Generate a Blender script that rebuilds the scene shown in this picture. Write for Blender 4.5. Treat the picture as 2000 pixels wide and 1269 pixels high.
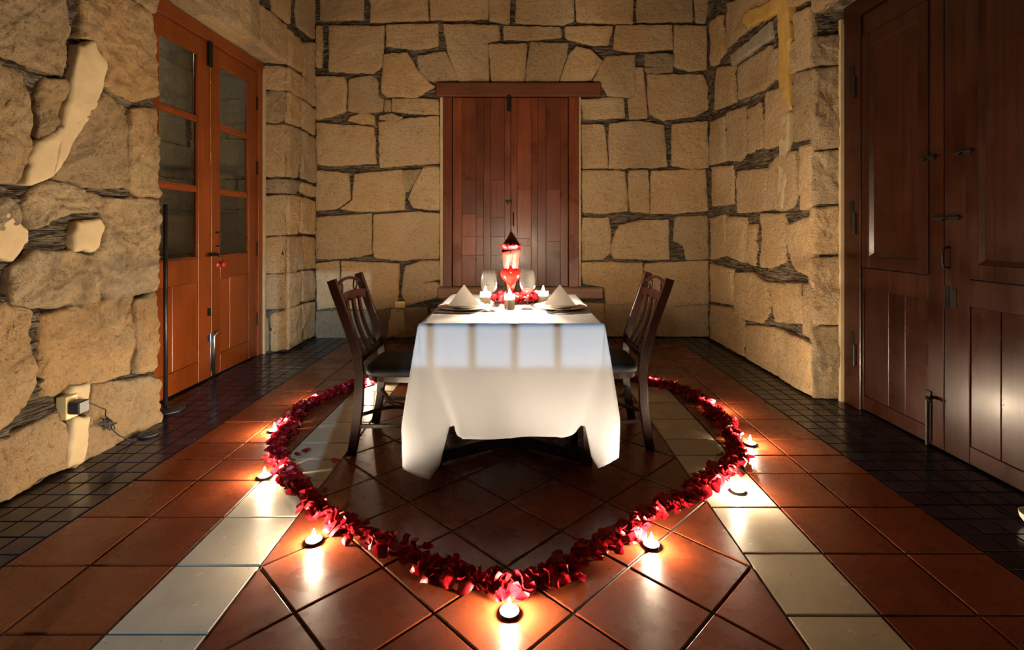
import bpy, bmesh, math, random
from mathutils import Vector, Matrix, noise

random.seed(7)
for o in list(bpy.data.objects):
    bpy.data.objects.remove(o)
SC = bpy.context.scene
COL = SC.collection
PI = math.pi

# ------------------------------------------------------------------ camera
H = 1.18                      # eye height, from 0.30 m floor tiles
VPX, VPY, FPX = 1011.0, 448.0, 1000.0
cam_d = bpy.data.cameras.new('camera')
cam_d.sensor_width = 36.0
cam_d.lens = 18.0
cam_d.shift_x = -(VPX - 1000.0) / 2000.0
cam_d.shift_y = -(634.5 - VPY) / 2000.0
cam_d.clip_start = 0.02
cam = bpy.data.objects.new('camera', cam_d)
COL.objects.link(cam)
cam.location = (0, 0, H)
cam.rotation_euler = (PI / 2, 0, 0)
SC.camera = cam

# ------------------------------------------------------------------ view, world, large lights
SC.view_settings.view_transform = 'Standard'
SC.view_settings.look = 'None'
SC.view_settings.gamma = 1.0
SC.view_settings.use_curve_mapping = False
SC.view_settings.exposure = -0.12
SC.cycles.max_bounces = 8
SC.cycles.transparent_max_bounces = 12
SC.cycles.sample_clamp_indirect = 4.0

world = bpy.data.worlds.new('night')
SC.world = world
world.use_nodes = True
bg = world.node_tree.nodes['Background']
bg.inputs[0].default_value = (0.05, 0.07, 0.12, 1)
bg.inputs[1].default_value = 0.3

FLOOR_FLAME = 10000.0          # radiance of the tea-light flames
TABLE_FLAME = 14500.0          # radiance of the table candle flames
FLAME_COL = (1.0, 0.77, 0.52)

def add_light(name, kind, loc, rot, power, color, **kw):
    d = bpy.data.lights.new(name, kind)
    d.energy = power
    d.color = color
    for k, v in kw.items():
        setattr(d, k, v)
    o = bpy.data.objects.new(name, d)
    COL.objects.link(o)
    o.location = loc
    o.rotation_euler = rot
    return o

# evening light through the tall window in the wall behind the camera
add_light('window_daylight', 'AREA', (-0.5, -2.28, 2.6), (PI / 2, 0, 0), 3.0, (0.86, 0.93, 1.0),
          shape='RECTANGLE', size=1.0, size_y=2.0)
# street lamp outside, seen through the small barred opening behind the camera
LAMP = Vector((1.9, -12.0, 7.1))
lamp_dir = Vector((0, 2.3, 0.65)) - LAMP
sl = add_light('street_lamp_light', 'SPOT', LAMP, (0, 0, 0), 8500.0, (0.46, 0.75, 1.0),
               shadow_soft_size=0.03, spot_size=math.radians(16), spot_blend=0.3)
sl.rotation_euler = lamp_dir.to_track_quat('-Z', 'Y').to_euler()
# lamp of the passage behind the glazed door
add_light('passage_light', 'POINT', (-3.1, 4.2, 2.7), (0, 0, 0), 16.0, (0.80, 0.92, 1.0), shadow_soft_size=0.12)

# ------------------------------------------------------------------ helpers: objects
def tag(o, label=None, cat=None, group=None, kind=None):
    if label: o['label'] = label
    if cat: o['category'] = cat
    if group: o['group'] = group
    if kind: o['kind'] = kind
    return o

def empty(name, loc=(0, 0, 0), rz=0.0):
    o = bpy.data.objects.new(name, None)
    COL.objects.link(o)
    o.location = loc
    o.rotation_euler = (0, 0, rz)
    o.empty_display_size = 0.05
    return o

def mesh_data(name, verts, faces, mat, smooth=False):
    m = bpy.data.meshes.new(name)
    m.from_pydata([tuple(v) for v in verts], [], faces)
    m.materials.append(mat)
    if smooth:
        m.polygons.foreach_set('use_smooth', [True] * len(m.polygons))
    m.update()
    return m

def obj(name, data, parent=None, loc=None, rot=None):
    o = bpy.data.objects.new(name, data)
    COL.objects.link(o)
    if parent: o.parent = parent
    if loc: o.location = loc
    if rot: o.rotation_euler = rot
    return o

class MB:
    """collects shapes into one mesh"""
    def __init__(self):
        self.v = []; self.f = []
    def add(self, v, f):
        b = len(self.v)
        self.v += [tuple(p) for p in v]
        self.f += [tuple(i + b for i in q) for q in f]
        return self
    def box(self, x0, x1, y0, y1, z0, z1, bev=0.0):
        if x0 > x1: x0, x1 = x1, x0
        if y0 > y1: y0, y1 = y1, y0
        if z0 > z1: z0, z1 = z1, z0
        b = min(bev, (x1 - x0) * .45, (y1 - y0) * .45, (z1 - z0) * .45)
        if b <= 0:
            v = [(x, y, z) for z in (z0, z1) for y in (y0, y1) for x in (x0, x1)]
            f = [(0, 2, 3, 1), (4, 5, 7, 6), (0, 1, 5, 4), (2, 6, 7, 3), (0, 4, 6, 2), (1, 3, 7, 5)]
            return self.add(v, f)
        bm = bmesh.new()
        bmesh.ops.create_cube(bm, size=1.0)
        for p in bm.verts:
            p.co = Vector(((p.co.x + .5) * (x1 - x0) + x0, (p.co.y + .5) * (y1 - y0) + y0, (p.co.z + .5) * (z1 - z0) + z0))
        bmesh.ops.bevel(bm, geom=list(bm.edges), offset=b, segments=1, affect='EDGES')
        bm.verts.index_update()
        v = [p.co.copy() for p in bm.verts]
        f = [[q.index for q in fc.verts] for fc in bm.faces]
        bm.free()
        return self.add(v, f)
    def tube(self, path, r, segs=8, closed=False, cap=True, flat=1.0):
        path = [Vector(p) for p in path]
        n = len(path)
        rr = r if isinstance(r, (list, tuple)) else [r] * n
        vs = []; fs = []
        up0 = None
        for i, p in enumerate(path):
            if closed:
                t = path[(i + 1) % n] - path[i - 1]
            else:
                t = path[min(i + 1, n - 1)] - path[max(i - 1, 0)]
            t.normalize()
            if up0 is None:
                up0 = Vector((0, 0, 1)) if abs(t.z) < .9 else Vector((1, 0, 0))
            a = t.cross(up0); a.normalize()
            b = a.cross(t); b.normalize()
            up0 = b
            for k in range(segs):
                an = 2 * PI * k / segs
                vs.append(p + a * math.cos(an) * rr[i] * flat + b * math.sin(an) * rr[i])
        m = n if closed else n - 1
        for i in range(m):
            for k in range(segs):
                i2 = (i + 1) % n
                fs.append((i * segs + k, i * segs + (k + 1) % segs, i2 * segs + (k + 1) % segs, i2 * segs + k))
        if cap and not closed:
            fs.append(tuple(range(segs - 1, -1, -1)))
            fs.append(tuple((n - 1) * segs + k for k in range(segs)))
        return self.add(vs, fs)
    def bar(self, path, wx, wy, xdir=Vector((1, 0, 0))):
        """rectangular section swept along a path; wx along xdir, wy along the third axis"""
        path = [Vector(p) for p in path]
        n = len(path); vs = []; fs = []
        for i, p in enumerate(path):
            t = (path[min(i + 1, n - 1)] - path[max(i - 1, 0)]).normalized()
            b = t.cross(xdir).normalized()
            a = b.cross(t).normalized()
            c = .16
            for sx, sy in ((1 - c, 1), (1, 1 - c), (1, -1 + c), (1 - c, -1), (-1 + c, -1), (-1, -1 + c), (-1, 1 - c), (-1 + c, 1)):
                vs.append(p + a * wx / 2 * sx + b * wy / 2 * sy)
        for i in range(n - 1):
            for k in range(8):
                fs.append((i * 8 + k, i * 8 + (k + 1) % 8, (i + 1) * 8 + (k + 1) % 8, (i + 1) * 8 + k))
        fs.append(tuple(range(7, -1, -1)))
        fs.append(tuple((n - 1) * 8 + k for k in range(8)))
        return self.add(vs, fs)
    def lathe(self, prof, segs=24, c=(0, 0, 0), closed_ends=True):
        vs = []; fs = []
        for r, z in prof:
            for k in range(segs):
                a = 2 * PI * k / segs
                vs.append((c[0] + r * math.cos(a), c[1] + r * math.sin(a), c[2] + z))
        for i in range(len(prof) - 1):
            for k in range(segs):
                fs.append((i * segs + k, i * segs + (k + 1) % segs, (i + 1) * segs + (k + 1) % segs, (i + 1) * segs + k))
        if closed_ends:
            fs.append(tuple(range(segs - 1, -1, -1)))
            fs.append(tuple((len(prof) - 1) * segs + k for k in range(segs)))
        return self.add(vs, fs)
    def build(self, name, mat, parent=None, smooth=False, loc=None, rot=None):
        return obj(name, mesh_data(name, self.v, self.f, mat, smooth), parent, loc, rot)

def smooth_by_angle(o, ang=40):
    o.data.set_sharp_from_angle(angle=math.radians(ang)) if hasattr(o.data, 'set_sharp_from_angle') else None
    return o

def copy_tree(src, parent=None):
    c = src.copy(); COL.objects.link(c); c.parent = parent
    for ch in list(src.children):
        copy_tree(ch, c)
    return c

# ------------------------------------------------------------------ helpers: materials
def mat_new(name):
    m = bpy.data.materials.new(name)
    m.use_nodes = True
    nt = m.node_tree
    return m, nt, nt.nodes['Principled BSDF']

def nd(nt, t, **kw):
    n = nt.nodes.new(t)
    for k, v in kw.items():
        if hasattr(n, k):
            setattr(n, k, v)
        else:
            n.inputs[k].default_value = v
    return n

def ramp(nt, stops):
    n = nt.nodes.new('ShaderNodeValToRGB')
    e = n.color_ramp.elements
    while len(e) < len(stops): e.new(0.5)
    for el, (p, c) in zip(e, stops):
        el.position = p
        el.color = (*c, 1) if len(c) == 3 else c
    return n

def noise_n(nt, vec, scale, detail=4, rough=.55):
    n = nt.nodes.new('ShaderNodeTexNoise')
    n.inputs['Scale'].default_value = scale
    n.inputs['Detail'].default_value = detail
    n.inputs['Roughness'].default_value = rough
    if vec: nt.links.new(vec, n.inputs['Vector'])
    return n

def mapped(nt, out, scale=(1, 1, 1), rot=(0, 0, 0)):
    m = nt.nodes.new('ShaderNodeMapping')
    m.inputs['Scale'].default_value = scale
    m.inputs['Rotation'].default_value = rot
    nt.links.new(out, m.inputs['Vector'])
    return m.outputs[0]

def mixc(nt, fac, a, b, mode='MIX'):
    m = nt.nodes.new('ShaderNodeMix')
    m.data_type = 'RGBA'; m.blend_type = mode
    for sock, v in ((m.inputs['Factor'], fac), (m.inputs['A'], a), (m.inputs['B'], b)):
        if hasattr(v, 'type') or hasattr(v, 'is_output'):
            nt.links.new(v, sock)
        elif isinstance(v, (int, float)):
            if sock.type == 'VALUE': sock.default_value = v
            else: sock.default_value = (v, v, v, 1)
        else:
            sock.default_value = (*v, 1)
    return m.outputs['Result']

# Mix node has several inputs of one name; pick the RGBA ones
def mixc(nt, fac, a, b, mode='MIX'):
    m = nt.nodes.new('ShaderNodeMix')
    m.data_type = 'RGBA'; m.blend_type = mode
    F = m.inputs[0]; A = m.inputs[6]; B = m.inputs[7]; R = m.outputs[2]
    for s, v in ((F, fac), (A, a), (B, b)):
        if isinstance(v, bpy.types.NodeSocket): nt.links.new(v, s)
        elif s is F: s.default_value = v
        else: s.default_value = (*v, 1)
    return R

def mathn(nt, op, a, b=None):
    m = nt.nodes.new('ShaderNodeMath'); m.operation = op
    for i, v in enumerate((a, b)):
        if v is None: continue
        if isinstance(v, bpy.types.NodeSocket): nt.links.new(v, m.inputs[i])
        else: m.inputs[i].default_value = v
    return m.outputs[0]

def bump(nt, height, strength, dist, normal=None):
    b = nt.nodes.new('ShaderNodeBump')
    b.inputs['Strength'].default_value = strength
    b.inputs['Distance'].default_value = dist
    nt.links.new(height, b.inputs['Height'])
    if normal: nt.links.new(normal, b.inputs['Normal'])
    return b.outputs[0]

def stone_material(name, light, warm, grey, rough_amt=1.0, greyness=.35, slate=False):
    m, nt, p = mat_new(name)
    tc = nt.nodes.new('ShaderNodeTexCoord').outputs['Object']
    rnd = nt.nodes.new('ShaderNodeObjectInfo').outputs['Random']
    n1 = noise_n(nt, tc, 2.2, 5, .6)
    r1 = ramp(nt, [(.33, light), (.62, warm)])
    nt.links.new(n1.outputs[0], r1.inputs[0])
    n2 = noise_n(nt, tc, 4.5, 8, .7)
    r2 = ramp(nt, [(.52, (0, 0, 0)), (.74, (1, 1, 1))])
    nt.links.new(n2.outputs[0], r2.inputs[0])
    g = mathn(nt, 'MULTIPLY', r2.outputs[0], greyness)
    c = mixc(nt, g, r1.outputs[0], grey)
    # every block has its own tone
    rr = ramp(nt, [(0, (.80, .79, .78)), (.5, (1, .97, .93)), (1, (1.1, 1.0, .86))])
    nt.links.new(rnd, rr.inputs[0])
    c = mixc(nt, 1.0, c, rr.outputs[0], 'MULTIPLY')
    # dark pits
    n3 = noise_n(nt, tc, 38, 6, .7)
    r3 = ramp(nt, [(.30, (.42, .36, .30)), (.46, (1, 1, 1))])
    nt.links.new(n3.outputs[0], r3.inputs[0])
    c = mixc(nt, .8, c, r3.outputs[0], 'MULTIPLY')
    sb = None
    if slate:
        wv = nt.nodes.new('ShaderNodeTexNoise'); wv.noise_dimensions = '3D'
        nt.links.new(mapped(nt, tc, (7, 7, 60), (.35, .35, 0)), wv.inputs['Vector'])
        wv.inputs['Scale'].default_value = 1.0; wv.inputs['Detail'].default_value = 2.0; wv.inputs['Distortion'].default_value = 1.2
        rs_ = ramp(nt, [(.40, (.35, .33, .30)), (.52, (1, 1, 1)), (.62, (1.5, 1.45, 1.4))])
        nt.links.new(wv.outputs[0], rs_.inputs[0])
        c = mixc(nt, 1.0, c, rs_.outputs[0], 'MULTIPLY')
        sb = wv.outputs[0]
    nt.links.new(c, p.inputs['Base Color'])
    p.inputs['Roughness'].default_value = .92
    p.inputs['Specular IOR Level'].default_value = .15
    tv = mapped(nt, tc, (9, 9, 42), (.5, .5, 0))
    n4 = noise_n(nt, tv, 1.0, 5, .65)
    n5 = noise_n(nt, tc, 24, 10, .68)
    n6 = noise_n(nt, tc, 90, 4, .6)
    b = bump(nt, n4.outputs[0], .8 * rough_amt, .045)
    b = bump(nt, n5.outputs[0], 1.0 * min(rough_amt, 1.0), .055 * rough_amt, b)
    b = bump(nt, n6.outputs[0], .8, .012, b)
    if sb: b = bump(nt, sb, 1.0, .05, b)
    nt.links.new(b, p.inputs['Normal'])
    return m

M = {}
M['stone'] = stone_material('sandstone', (.66, .51, .33), (.62, .43, .24), (.32, .27, .21))
M['stone_rough'] = stone_material('weathered_rubble', (.50, .41, .29), (.54, .40, .23), (.22, .19, .16), 1.5, .8)
M['stone_near'] = stone_material('chiselled_sandstone', (.54, .42, .27), (.56, .38, .20), (.30, .255, .20), 1.9, .6)
M['mortar'] = stone_material('slate_mortar', (.19, .165, .135), (.25, .205, .155), (.07, .062, .055), 1.4, .7, True)

def simple(name, col, rough=.5, metal=0.0, spec=.5, coat=0.0, bump_s=0, bump_scale=60, var=0.0, var_scale=8):
    m, nt, p = mat_new(name)
    p.inputs['Roughness'].default_value = rough
    p.inputs['Metallic'].default_value = metal
    p.inputs['Specular IOR Level'].default_value = spec
    p.inputs['Coat Weight'].default_value = coat
    tc = nt.nodes.new('ShaderNodeTexCoord').outputs['Object']
    n = noise_n(nt, tc, var_scale, 5)
    lo = tuple(max(0, c * (1 - var)) for c in col); hi = tuple(c * (1 + var) for c in col)
    r = ramp(nt, [(.3, lo), (.7, hi)])
    nt.links.new(n.outputs[0], r.inputs[0])
    nt.links.new(r.outputs[0], p.inputs['Base Color'])
    if bump_s:
        n2 = noise_n(nt, tc, bump_scale, 6)
        nt.links.new(bump(nt, n2.outputs[0], bump_s, .004), p.inputs['Normal'])
    return m

M['plaster'] = simple('cream_plaster', (.40, .31, .185), .9, spec=.2, bump_s=.5, bump_scale=18, var=.12)
M['plaster_grey'] = simple('grey_plaster', (.26, .22, .16), .9, spec=.2, bump_s=.4, bump_scale=18, var=.15)
M['ochre'] = simple('ochre_plaster', (.42, .26, .07), .9, spec=.2, bump_s=.4, bump_scale=18, var=.12)
M['ceiling'] = simple('ceiling_plaster', (.42, .36, .28), .9, spec=.2, var=.1)
M['grout'] = simple('dark_grout', (.050, .036, .025), .8, spec=.3, bump_s=.6, bump_scale=120, var=.3)
M['iron'] = simple('black_iron', (.018, .016, .014), .45, metal=.7, bump_s=.3, var=.3)
M['black_metal'] = simple('black_painted_metal', (.010, .010, .011), .38, spec=.5, var=.1)
M['black_plastic'] = simple('black_plastic', (.012, .012, .013), .45, var=.1)
M['grey_plastic'] = simple('grey_plastic', (.12, .125, .13), .5, var=.05)
M['brass'] = simple('brass', (.55, .38, .12), .35, metal=1.0, var=.1)
M['outlet'] = simple('ivory_plate', (.62, .47, .20), .45, var=.05)
M['steel'] = simple('polished_steel', (.62, .60, .57), .22, metal=1.0, var=.03)
M['tin'] = simple('tea_light_tin', (.36, .34, .32), .38, metal=.85, var=.05)
M['china'] = simple('white_china', (.80, .78, .74), .18, spec=.5, coat=.4, var=.02)
M['napkin'] = simple('grey_white_linen', (.36, .335, .31), .9, spec=.1, bump_s=.25, bump_scale=300, var=.03)
M['seat'] = simple('black_seat_fabric', (.005, .005, .0055), .62, spec=.2, bump_s=.3, bump_scale=200, var=.15)
M['red_glass_knob'] = simple('red_knob', (.35, .02, .01), .2, coat=.5, var=.1)
M['green'] = simple('rose_green', (.06, .13, .03), .6, var=.2)
M['wick'] = simple('wick', (.03, .02, .02), .9)
M['pale'] = simple('pale_ceramic', (.55, .53, .49), .4, var=.05)

def wood(name, c1, c2, rough=.32, coat=.25, grain=1.0, axis='z', rnd_amt=.35, spec=.5):
    m, nt, p = mat_new(name)
    tc = nt.nodes.new('ShaderNodeTexCoord').outputs['Object']
    info = nt.nodes.new('ShaderNodeObjectInfo')
    off = nt.nodes.new('ShaderNodeVectorMath'); off.operation = 'ADD'
    nt.links.new(tc, off.inputs[0])
    sc = nt.nodes.new('ShaderNodeVectorMath'); sc.operation = 'SCALE'
    sc.inputs[0].default_value = (7.1, 3.3, 5.7)
    nt.links.new(info.outputs['Random'], sc.inputs['Scale'])
    nt.links.new(sc.outputs[0], off.inputs[1])
    s = {'z': (38, 38, 1.8), 'y': (38, 1.8, 38), 'x': (1.8, 38, 38)}[axis]
    v = mapped(nt, off.outputs[0], s)
    n = noise_n(nt, v, 1.0, 6, .6)
    r = ramp(nt, [(.28, c1), (.72, c2)])
    nt.links.new(n.outputs[0], r.inputs[0])
    n2 = noise_n(nt, off.outputs[0], 3.0, 4)
    r2 = ramp(nt, [(.3, (.72, .70, .68)), (.7, (1.1, 1.08, 1.05))])
    nt.links.new(n2.outputs[0], r2.inputs[0])
    c = mixc(nt, 1.0, r.outputs[0], r2.outputs[0], 'MULTIPLY')
    r3 = ramp(nt, [(0, (1 - rnd_amt,) * 3), (1, (1 + rnd_amt,) * 3)])
    nt.links.new(info.outputs['Random'], r3.inputs[0])
    c = mixc(nt, 1.0, c, r3.outputs[0], 'MULTIPLY')
    nt.links.new(c, p.inputs['Base Color'])
    rr = ramp(nt, [(.3, (rough * .75,) * 3), (.7, (rough * 1.35,) * 3)])
    nt.links.new(n2.outputs[0], rr.inputs[0])
    nt.links.new(rr.outputs[0], p.inputs['Roughness'])
    p.inputs['Coat Weight'].default_value = coat
    p.inputs['Coat Roughness'].default_value = rough * .8
    p.inputs['Specular IOR Level'].default_value = spec
    nb = bump(nt, n.outputs[0], .18 * grain, .004)
    nt.links.new(nb, p.inputs['Normal'])
    return m

M['orange_wood'] = wood('orange_varnished_wood', (.155, .030, .003), (.22, .049, .006), .36, .10, rnd_amt=.12)
M['shutter_wood'] = wood('reddish_brown_planks', (.085, .0175, .0055), (.18, .042, .012), .32, .12, rnd_amt=.34, spec=.38)
M['shutter_beam'] = wood('reddish_brown_beam', (.085, .022, .010), (.15, .042, .019), .38, .2, axis='x', rnd_amt=.1)
M['old_beam'] = wood('worn_grey_brown_beam', (.20, .10, .06), (.30, .17, .11), .75, 0, axis='x', rnd_amt=.1, grain=3)
M['dark_wood'] = wood('dark_brown_door_wood', (.014, .0032, .0013), (.031, .0080, .0032), .30, .10, rnd_amt=.15, spec=.32)
M['mahogany'] = wood('dark_mahogany', (.007, .0018, .0012), (.017, .0042, .0026), .24, .25, rnd_amt=.05, spec=.40)

def tile_mat(name, c1, c2, rough, bump_s, pits=0.0, coat=.0, rnd=.18, spec=.5):
    m, nt, p = mat_new(name)
    tc = nt.nodes.new('ShaderNodeTexCoord').outputs['Object']
    info = nt.nodes.new('ShaderNodeObjectInfo')
    off = nt.nodes.new('ShaderNodeVectorMath'); off.operation = 'ADD'
    nt.links.new(tc, off.inputs[0])
    nt.links.new(info.outputs['Location'], off.inputs[1])
    v = off.outputs[0]
    n = noise_n(nt, v, 5, 6, .6)
    r = ramp(nt, [(.3, c1), (.7, c2)])
    nt.links.new(n.outputs[0], r.inputs[0])
    r3 = ramp(nt, [(0, (1 - rnd,) * 3), (1, (1 + rnd,) * 3)])
    nt.links.new(info.outputs['Random'], r3.inputs[0])
    c = mixc(nt, 1.0, r.outputs[0], r3.outputs[0], 'MULTIPLY')
    n2 = noise_n(nt, v, 70, 3)
    if pits:
        rp = ramp(nt, [(.27, (.35, .3, .25)), (.34, (1, 1, 1))])
        nt.links.new(n2.outputs[0], rp.inputs[0])
        c = mixc(nt, pits, c, rp.outputs[0], 'MULTIPLY')
    nt.links.new(c, p.inputs['Base Color'])
    n3 = noise_n(nt, v, 9, 5, .65)
    rr = ramp(nt, [(.25, (rough * .85,) * 3), (.78, (rough * 1.25,) * 3)])
    nt.links.new(n3.outputs[0], rr.inputs[0])
    nt.links.new(rr.outputs[0], p.inputs['Roughness'])
    p.inputs['Coat Weight'].default_value = coat
    p.inputs['Specular IOR Level'].default_value = spec
    n4 = noise_n(nt, v, 14, 5)
    b = bump(nt, n4.outputs[0], bump_s, .004)
    b = bump(nt, n2.outputs[0], bump_s * .5, .001, b)
    nt.links.new(b, p.inputs['Normal'])
    return m

M['terracotta'] = tile_mat('terracotta_tile', (.080, .0150, .0048), (.125, .026, .0082), .27, .16, spec=.34)
M['beige_tile'] = tile_mat('beige_stone_tile', (.26, .215, .16), (.34, .285, .215), .24, .14, pits=.8, rnd=.08)
M['black_tile'] = tile_mat('black_glazed_tile', (.006, .006, .012), (.012, .012, .022), .17, .12, rnd=.4, spec=.36)

def petal_mat(name, c1, c2):
    m, nt, p = mat_new(name)
    info = nt.nodes.new('ShaderNodeObjectInfo')
    tc = nt.nodes.new('ShaderNodeTexCoord').outputs['Object']
    n = noise_n(nt, tc, 30, 3)
    f = mathn(nt, 'ADD', mathn(nt, 'MULTIPLY', info.outputs['Random'], .6), mathn(nt, 'MULTIPLY', n.outputs[0], .5))
    r = ramp(nt, [(.2, c1), (.9, c2)])
    nt.links.new(f, r.inputs[0])
    nt.links.new(r.outputs[0], p.inputs['Base Color'])
    p.inputs['Roughness'].default_value = .38
    p.inputs['Specular IOR Level'].default_value = .4
    tr = nt.nodes.new('ShaderNodeBsdfTranslucent')
    nt.links.new(r.outputs[0], tr.inputs[0])
    mx = nt.nodes.new('ShaderNodeMixShader'); mx.inputs[0].default_value = .25
    nt.links.new(p.outputs[0], mx.inputs[1]); nt.links.new(tr.outputs[0], mx.inputs[2])
    nt.links.new(mx.outputs[0], nt.nodes['Material Output'].inputs[0])
    return m
M['petal'] = petal_mat('red_rose_petal', (.11, .001, .004), (.40, .006, .012))
M['paper'] = petal_mat('pink_wrapping_paper', (.19, .030, .026), (.25, .050, .040))

def thin_glass(name, col, refl=1.0, haze=0.0):
    m, nt, p = mat_new(name)
    nt.nodes.remove(p)
    t = nt.nodes.new('ShaderNodeBsdfTransparent'); t.inputs[0].default_value = (*col, 1)
    g = nt.nodes.new('ShaderNodeBsdfGlossy'); g.inputs['Roughness'].default_value = .04
    lw = nt.nodes.new('ShaderNodeLayerWeight'); lw.inputs['Blend'].default_value = .5      # Schlick from the facing angle: the same on both faces of a thin pane
    f5 = mathn(nt, 'POWER', lw.outputs['Facing'], 5.0)
    f = mathn(nt, 'MULTIPLY', mathn(nt, 'ADD', mathn(nt, 'MULTIPLY', f5, .96), .04), refl)
    mx = nt.nodes.new('ShaderNodeMixShader')
    nt.links.new(f, mx.inputs[0])
    nt.links.new(t.outputs[0], mx.inputs[1]); nt.links.new(g.outputs[0], mx.inputs[2])
    out = mx.outputs[0]
    if haze:
        d = nt.nodes.new('ShaderNodeBsdfTranslucent'); d.inputs[0].default_value = (*col, 1)
        m2 = nt.nodes.new('ShaderNodeMixShader'); m2.inputs[0].default_value = haze
        nt.links.new(out, m2.inputs[1]); nt.links.new(d.outputs[0], m2.inputs[2])
        out = m2.outputs[0]
    nt.links.new(out, nt.nodes['Material Output'].inputs[0])
    return m
M['glass'] = thin_glass('clear_glass', (.97, .97, .97), 2.2, .0025)
M['pane'] = thin_glass('window_pane', (.80, .84, .84), 1.3)
M['votive'] = thin_glass('frosted_votive_glass', (1, .97, .92), 1.0, .75)

def translucent_mat(name, col, fac, rough=.8):
    m, nt, p = mat_new(name)
    p.inputs['Base Color'].default_value = (*col, 1)
    p.inputs['Roughness'].default_value = rough
    tc = nt.nodes.new('ShaderNodeTexCoord').outputs['Object']
    n = noise_n(nt, tc, 5, 4)
    nt.links.new(bump(nt, n.outputs[0], .12, .01), p.inputs['Normal'])
    tr = nt.nodes.new('ShaderNodeBsdfTranslucent'); tr.inputs[0].default_value = (*col, 1)
    mx = nt.nodes.new('ShaderNodeMixShader'); mx.inputs[0].default_value = fac
    nt.links.new(p.outputs[0], mx.inputs[1]); nt.links.new(tr.outputs[0], mx.inputs[2])
    nt.links.new(mx.outputs[0], nt.nodes['Material Output'].inputs[0])
    return m
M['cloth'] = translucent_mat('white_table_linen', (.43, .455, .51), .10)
M['wax'] = translucent_mat('white_wax', (.85, .80, .70), .35, .4)
M['red_glass'] = translucent_mat('red_glass', (.50, .004, .003), .45, .10)

def flame_mat(name, strength):
    m, nt, p = mat_new(name)
    nt.nodes.remove(p)
    e = nt.nodes.new('ShaderNodeEmission')
    e.inputs[0].default_value = (*FLAME_COL, 1); e.inputs[1].default_value = strength
    nt.links.new(e.outputs[0], nt.nodes['Material Output'].inputs[0])
    return m
M['flame_floor'] = flame_mat('tea_light_flame', FLOOR_FLAME)
M['flame_table'] = flame_mat('votive_flame', TABLE_FLAME)

# ------------------------------------------------------------------ room dimensions
YB = 5.59                      # back wall
XL, XR = -2.20, 2.05           # side wall faces
YF = -2.2                      # wall behind the camera
ZC = 3.95                      # ceiling
XDL, XDR = -2.45, 2.27         # door planes
PL_Y, PL_R0, PL_R1 = 3.147, 4.86, 4.93   # left door opening: near corner, far reveal
PR_C, PR_R = 3.584, 3.515      # right door far reveal: wall corner, at frame
PR_N = 1.90
LIN_L, LIN_R = 2.76, 2.66

def px_back(x, y): return ((x - VPX) / FPX * YB, H + (VPY - y) / FPX * YB)
def px_left(x, y):
    Y = XL / ((x - VPX) / FPX); return (Y, H + (VPY - y) / FPX * Y)
def px_right(x, y):
    Y = XR / ((x - VPX) / FPX); return (Y, H + (VPY - y) / FPX * Y)

map_back = lambda u, v, h: (u, YB - h, v)
map_left = lambda u, v, h: (XL + h, u, v)
map_right = lambda u, v, h: (XR - h, u, v)

def plane_map(p, q):
    """vertical plane from p to q (xy); room side on the left of p->q when seen from above is +h"""
    p = Vector((*p, 0)); q = Vector((*q, 0)); d = (q - p).normalized()
    n = Vector((-d.y, d.x, 0))
    if n.dot(Vector((0, 2.5, 0)) - p) < 0: n = -n
    return (lambda u, v, h: tuple(p + d * u + n * h + Vector((0, 0, v)))), (q - p).length

def crop(ox, oy, s): return lambda pts: [(ox + x / s, oy + y / s) for x, y in pts]

# ------------------------------------------------------------------ stones
def chaikin(poly, r=.009):
    out = []
    n = len(poly)
    for i in range(n):
        a = Vector(poly[i - 1]); b = Vector(poly[i]); c = Vector(poly[(i + 1) % n])
        la = (a - b).length; lc = (c - b).length
        out.append(b + (a - b) * min(.3, r / max(la, 1e-4)))
        out.append(b + (c - b) * min(.3, r / max(lc, 1e-4)))
    return out

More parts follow.
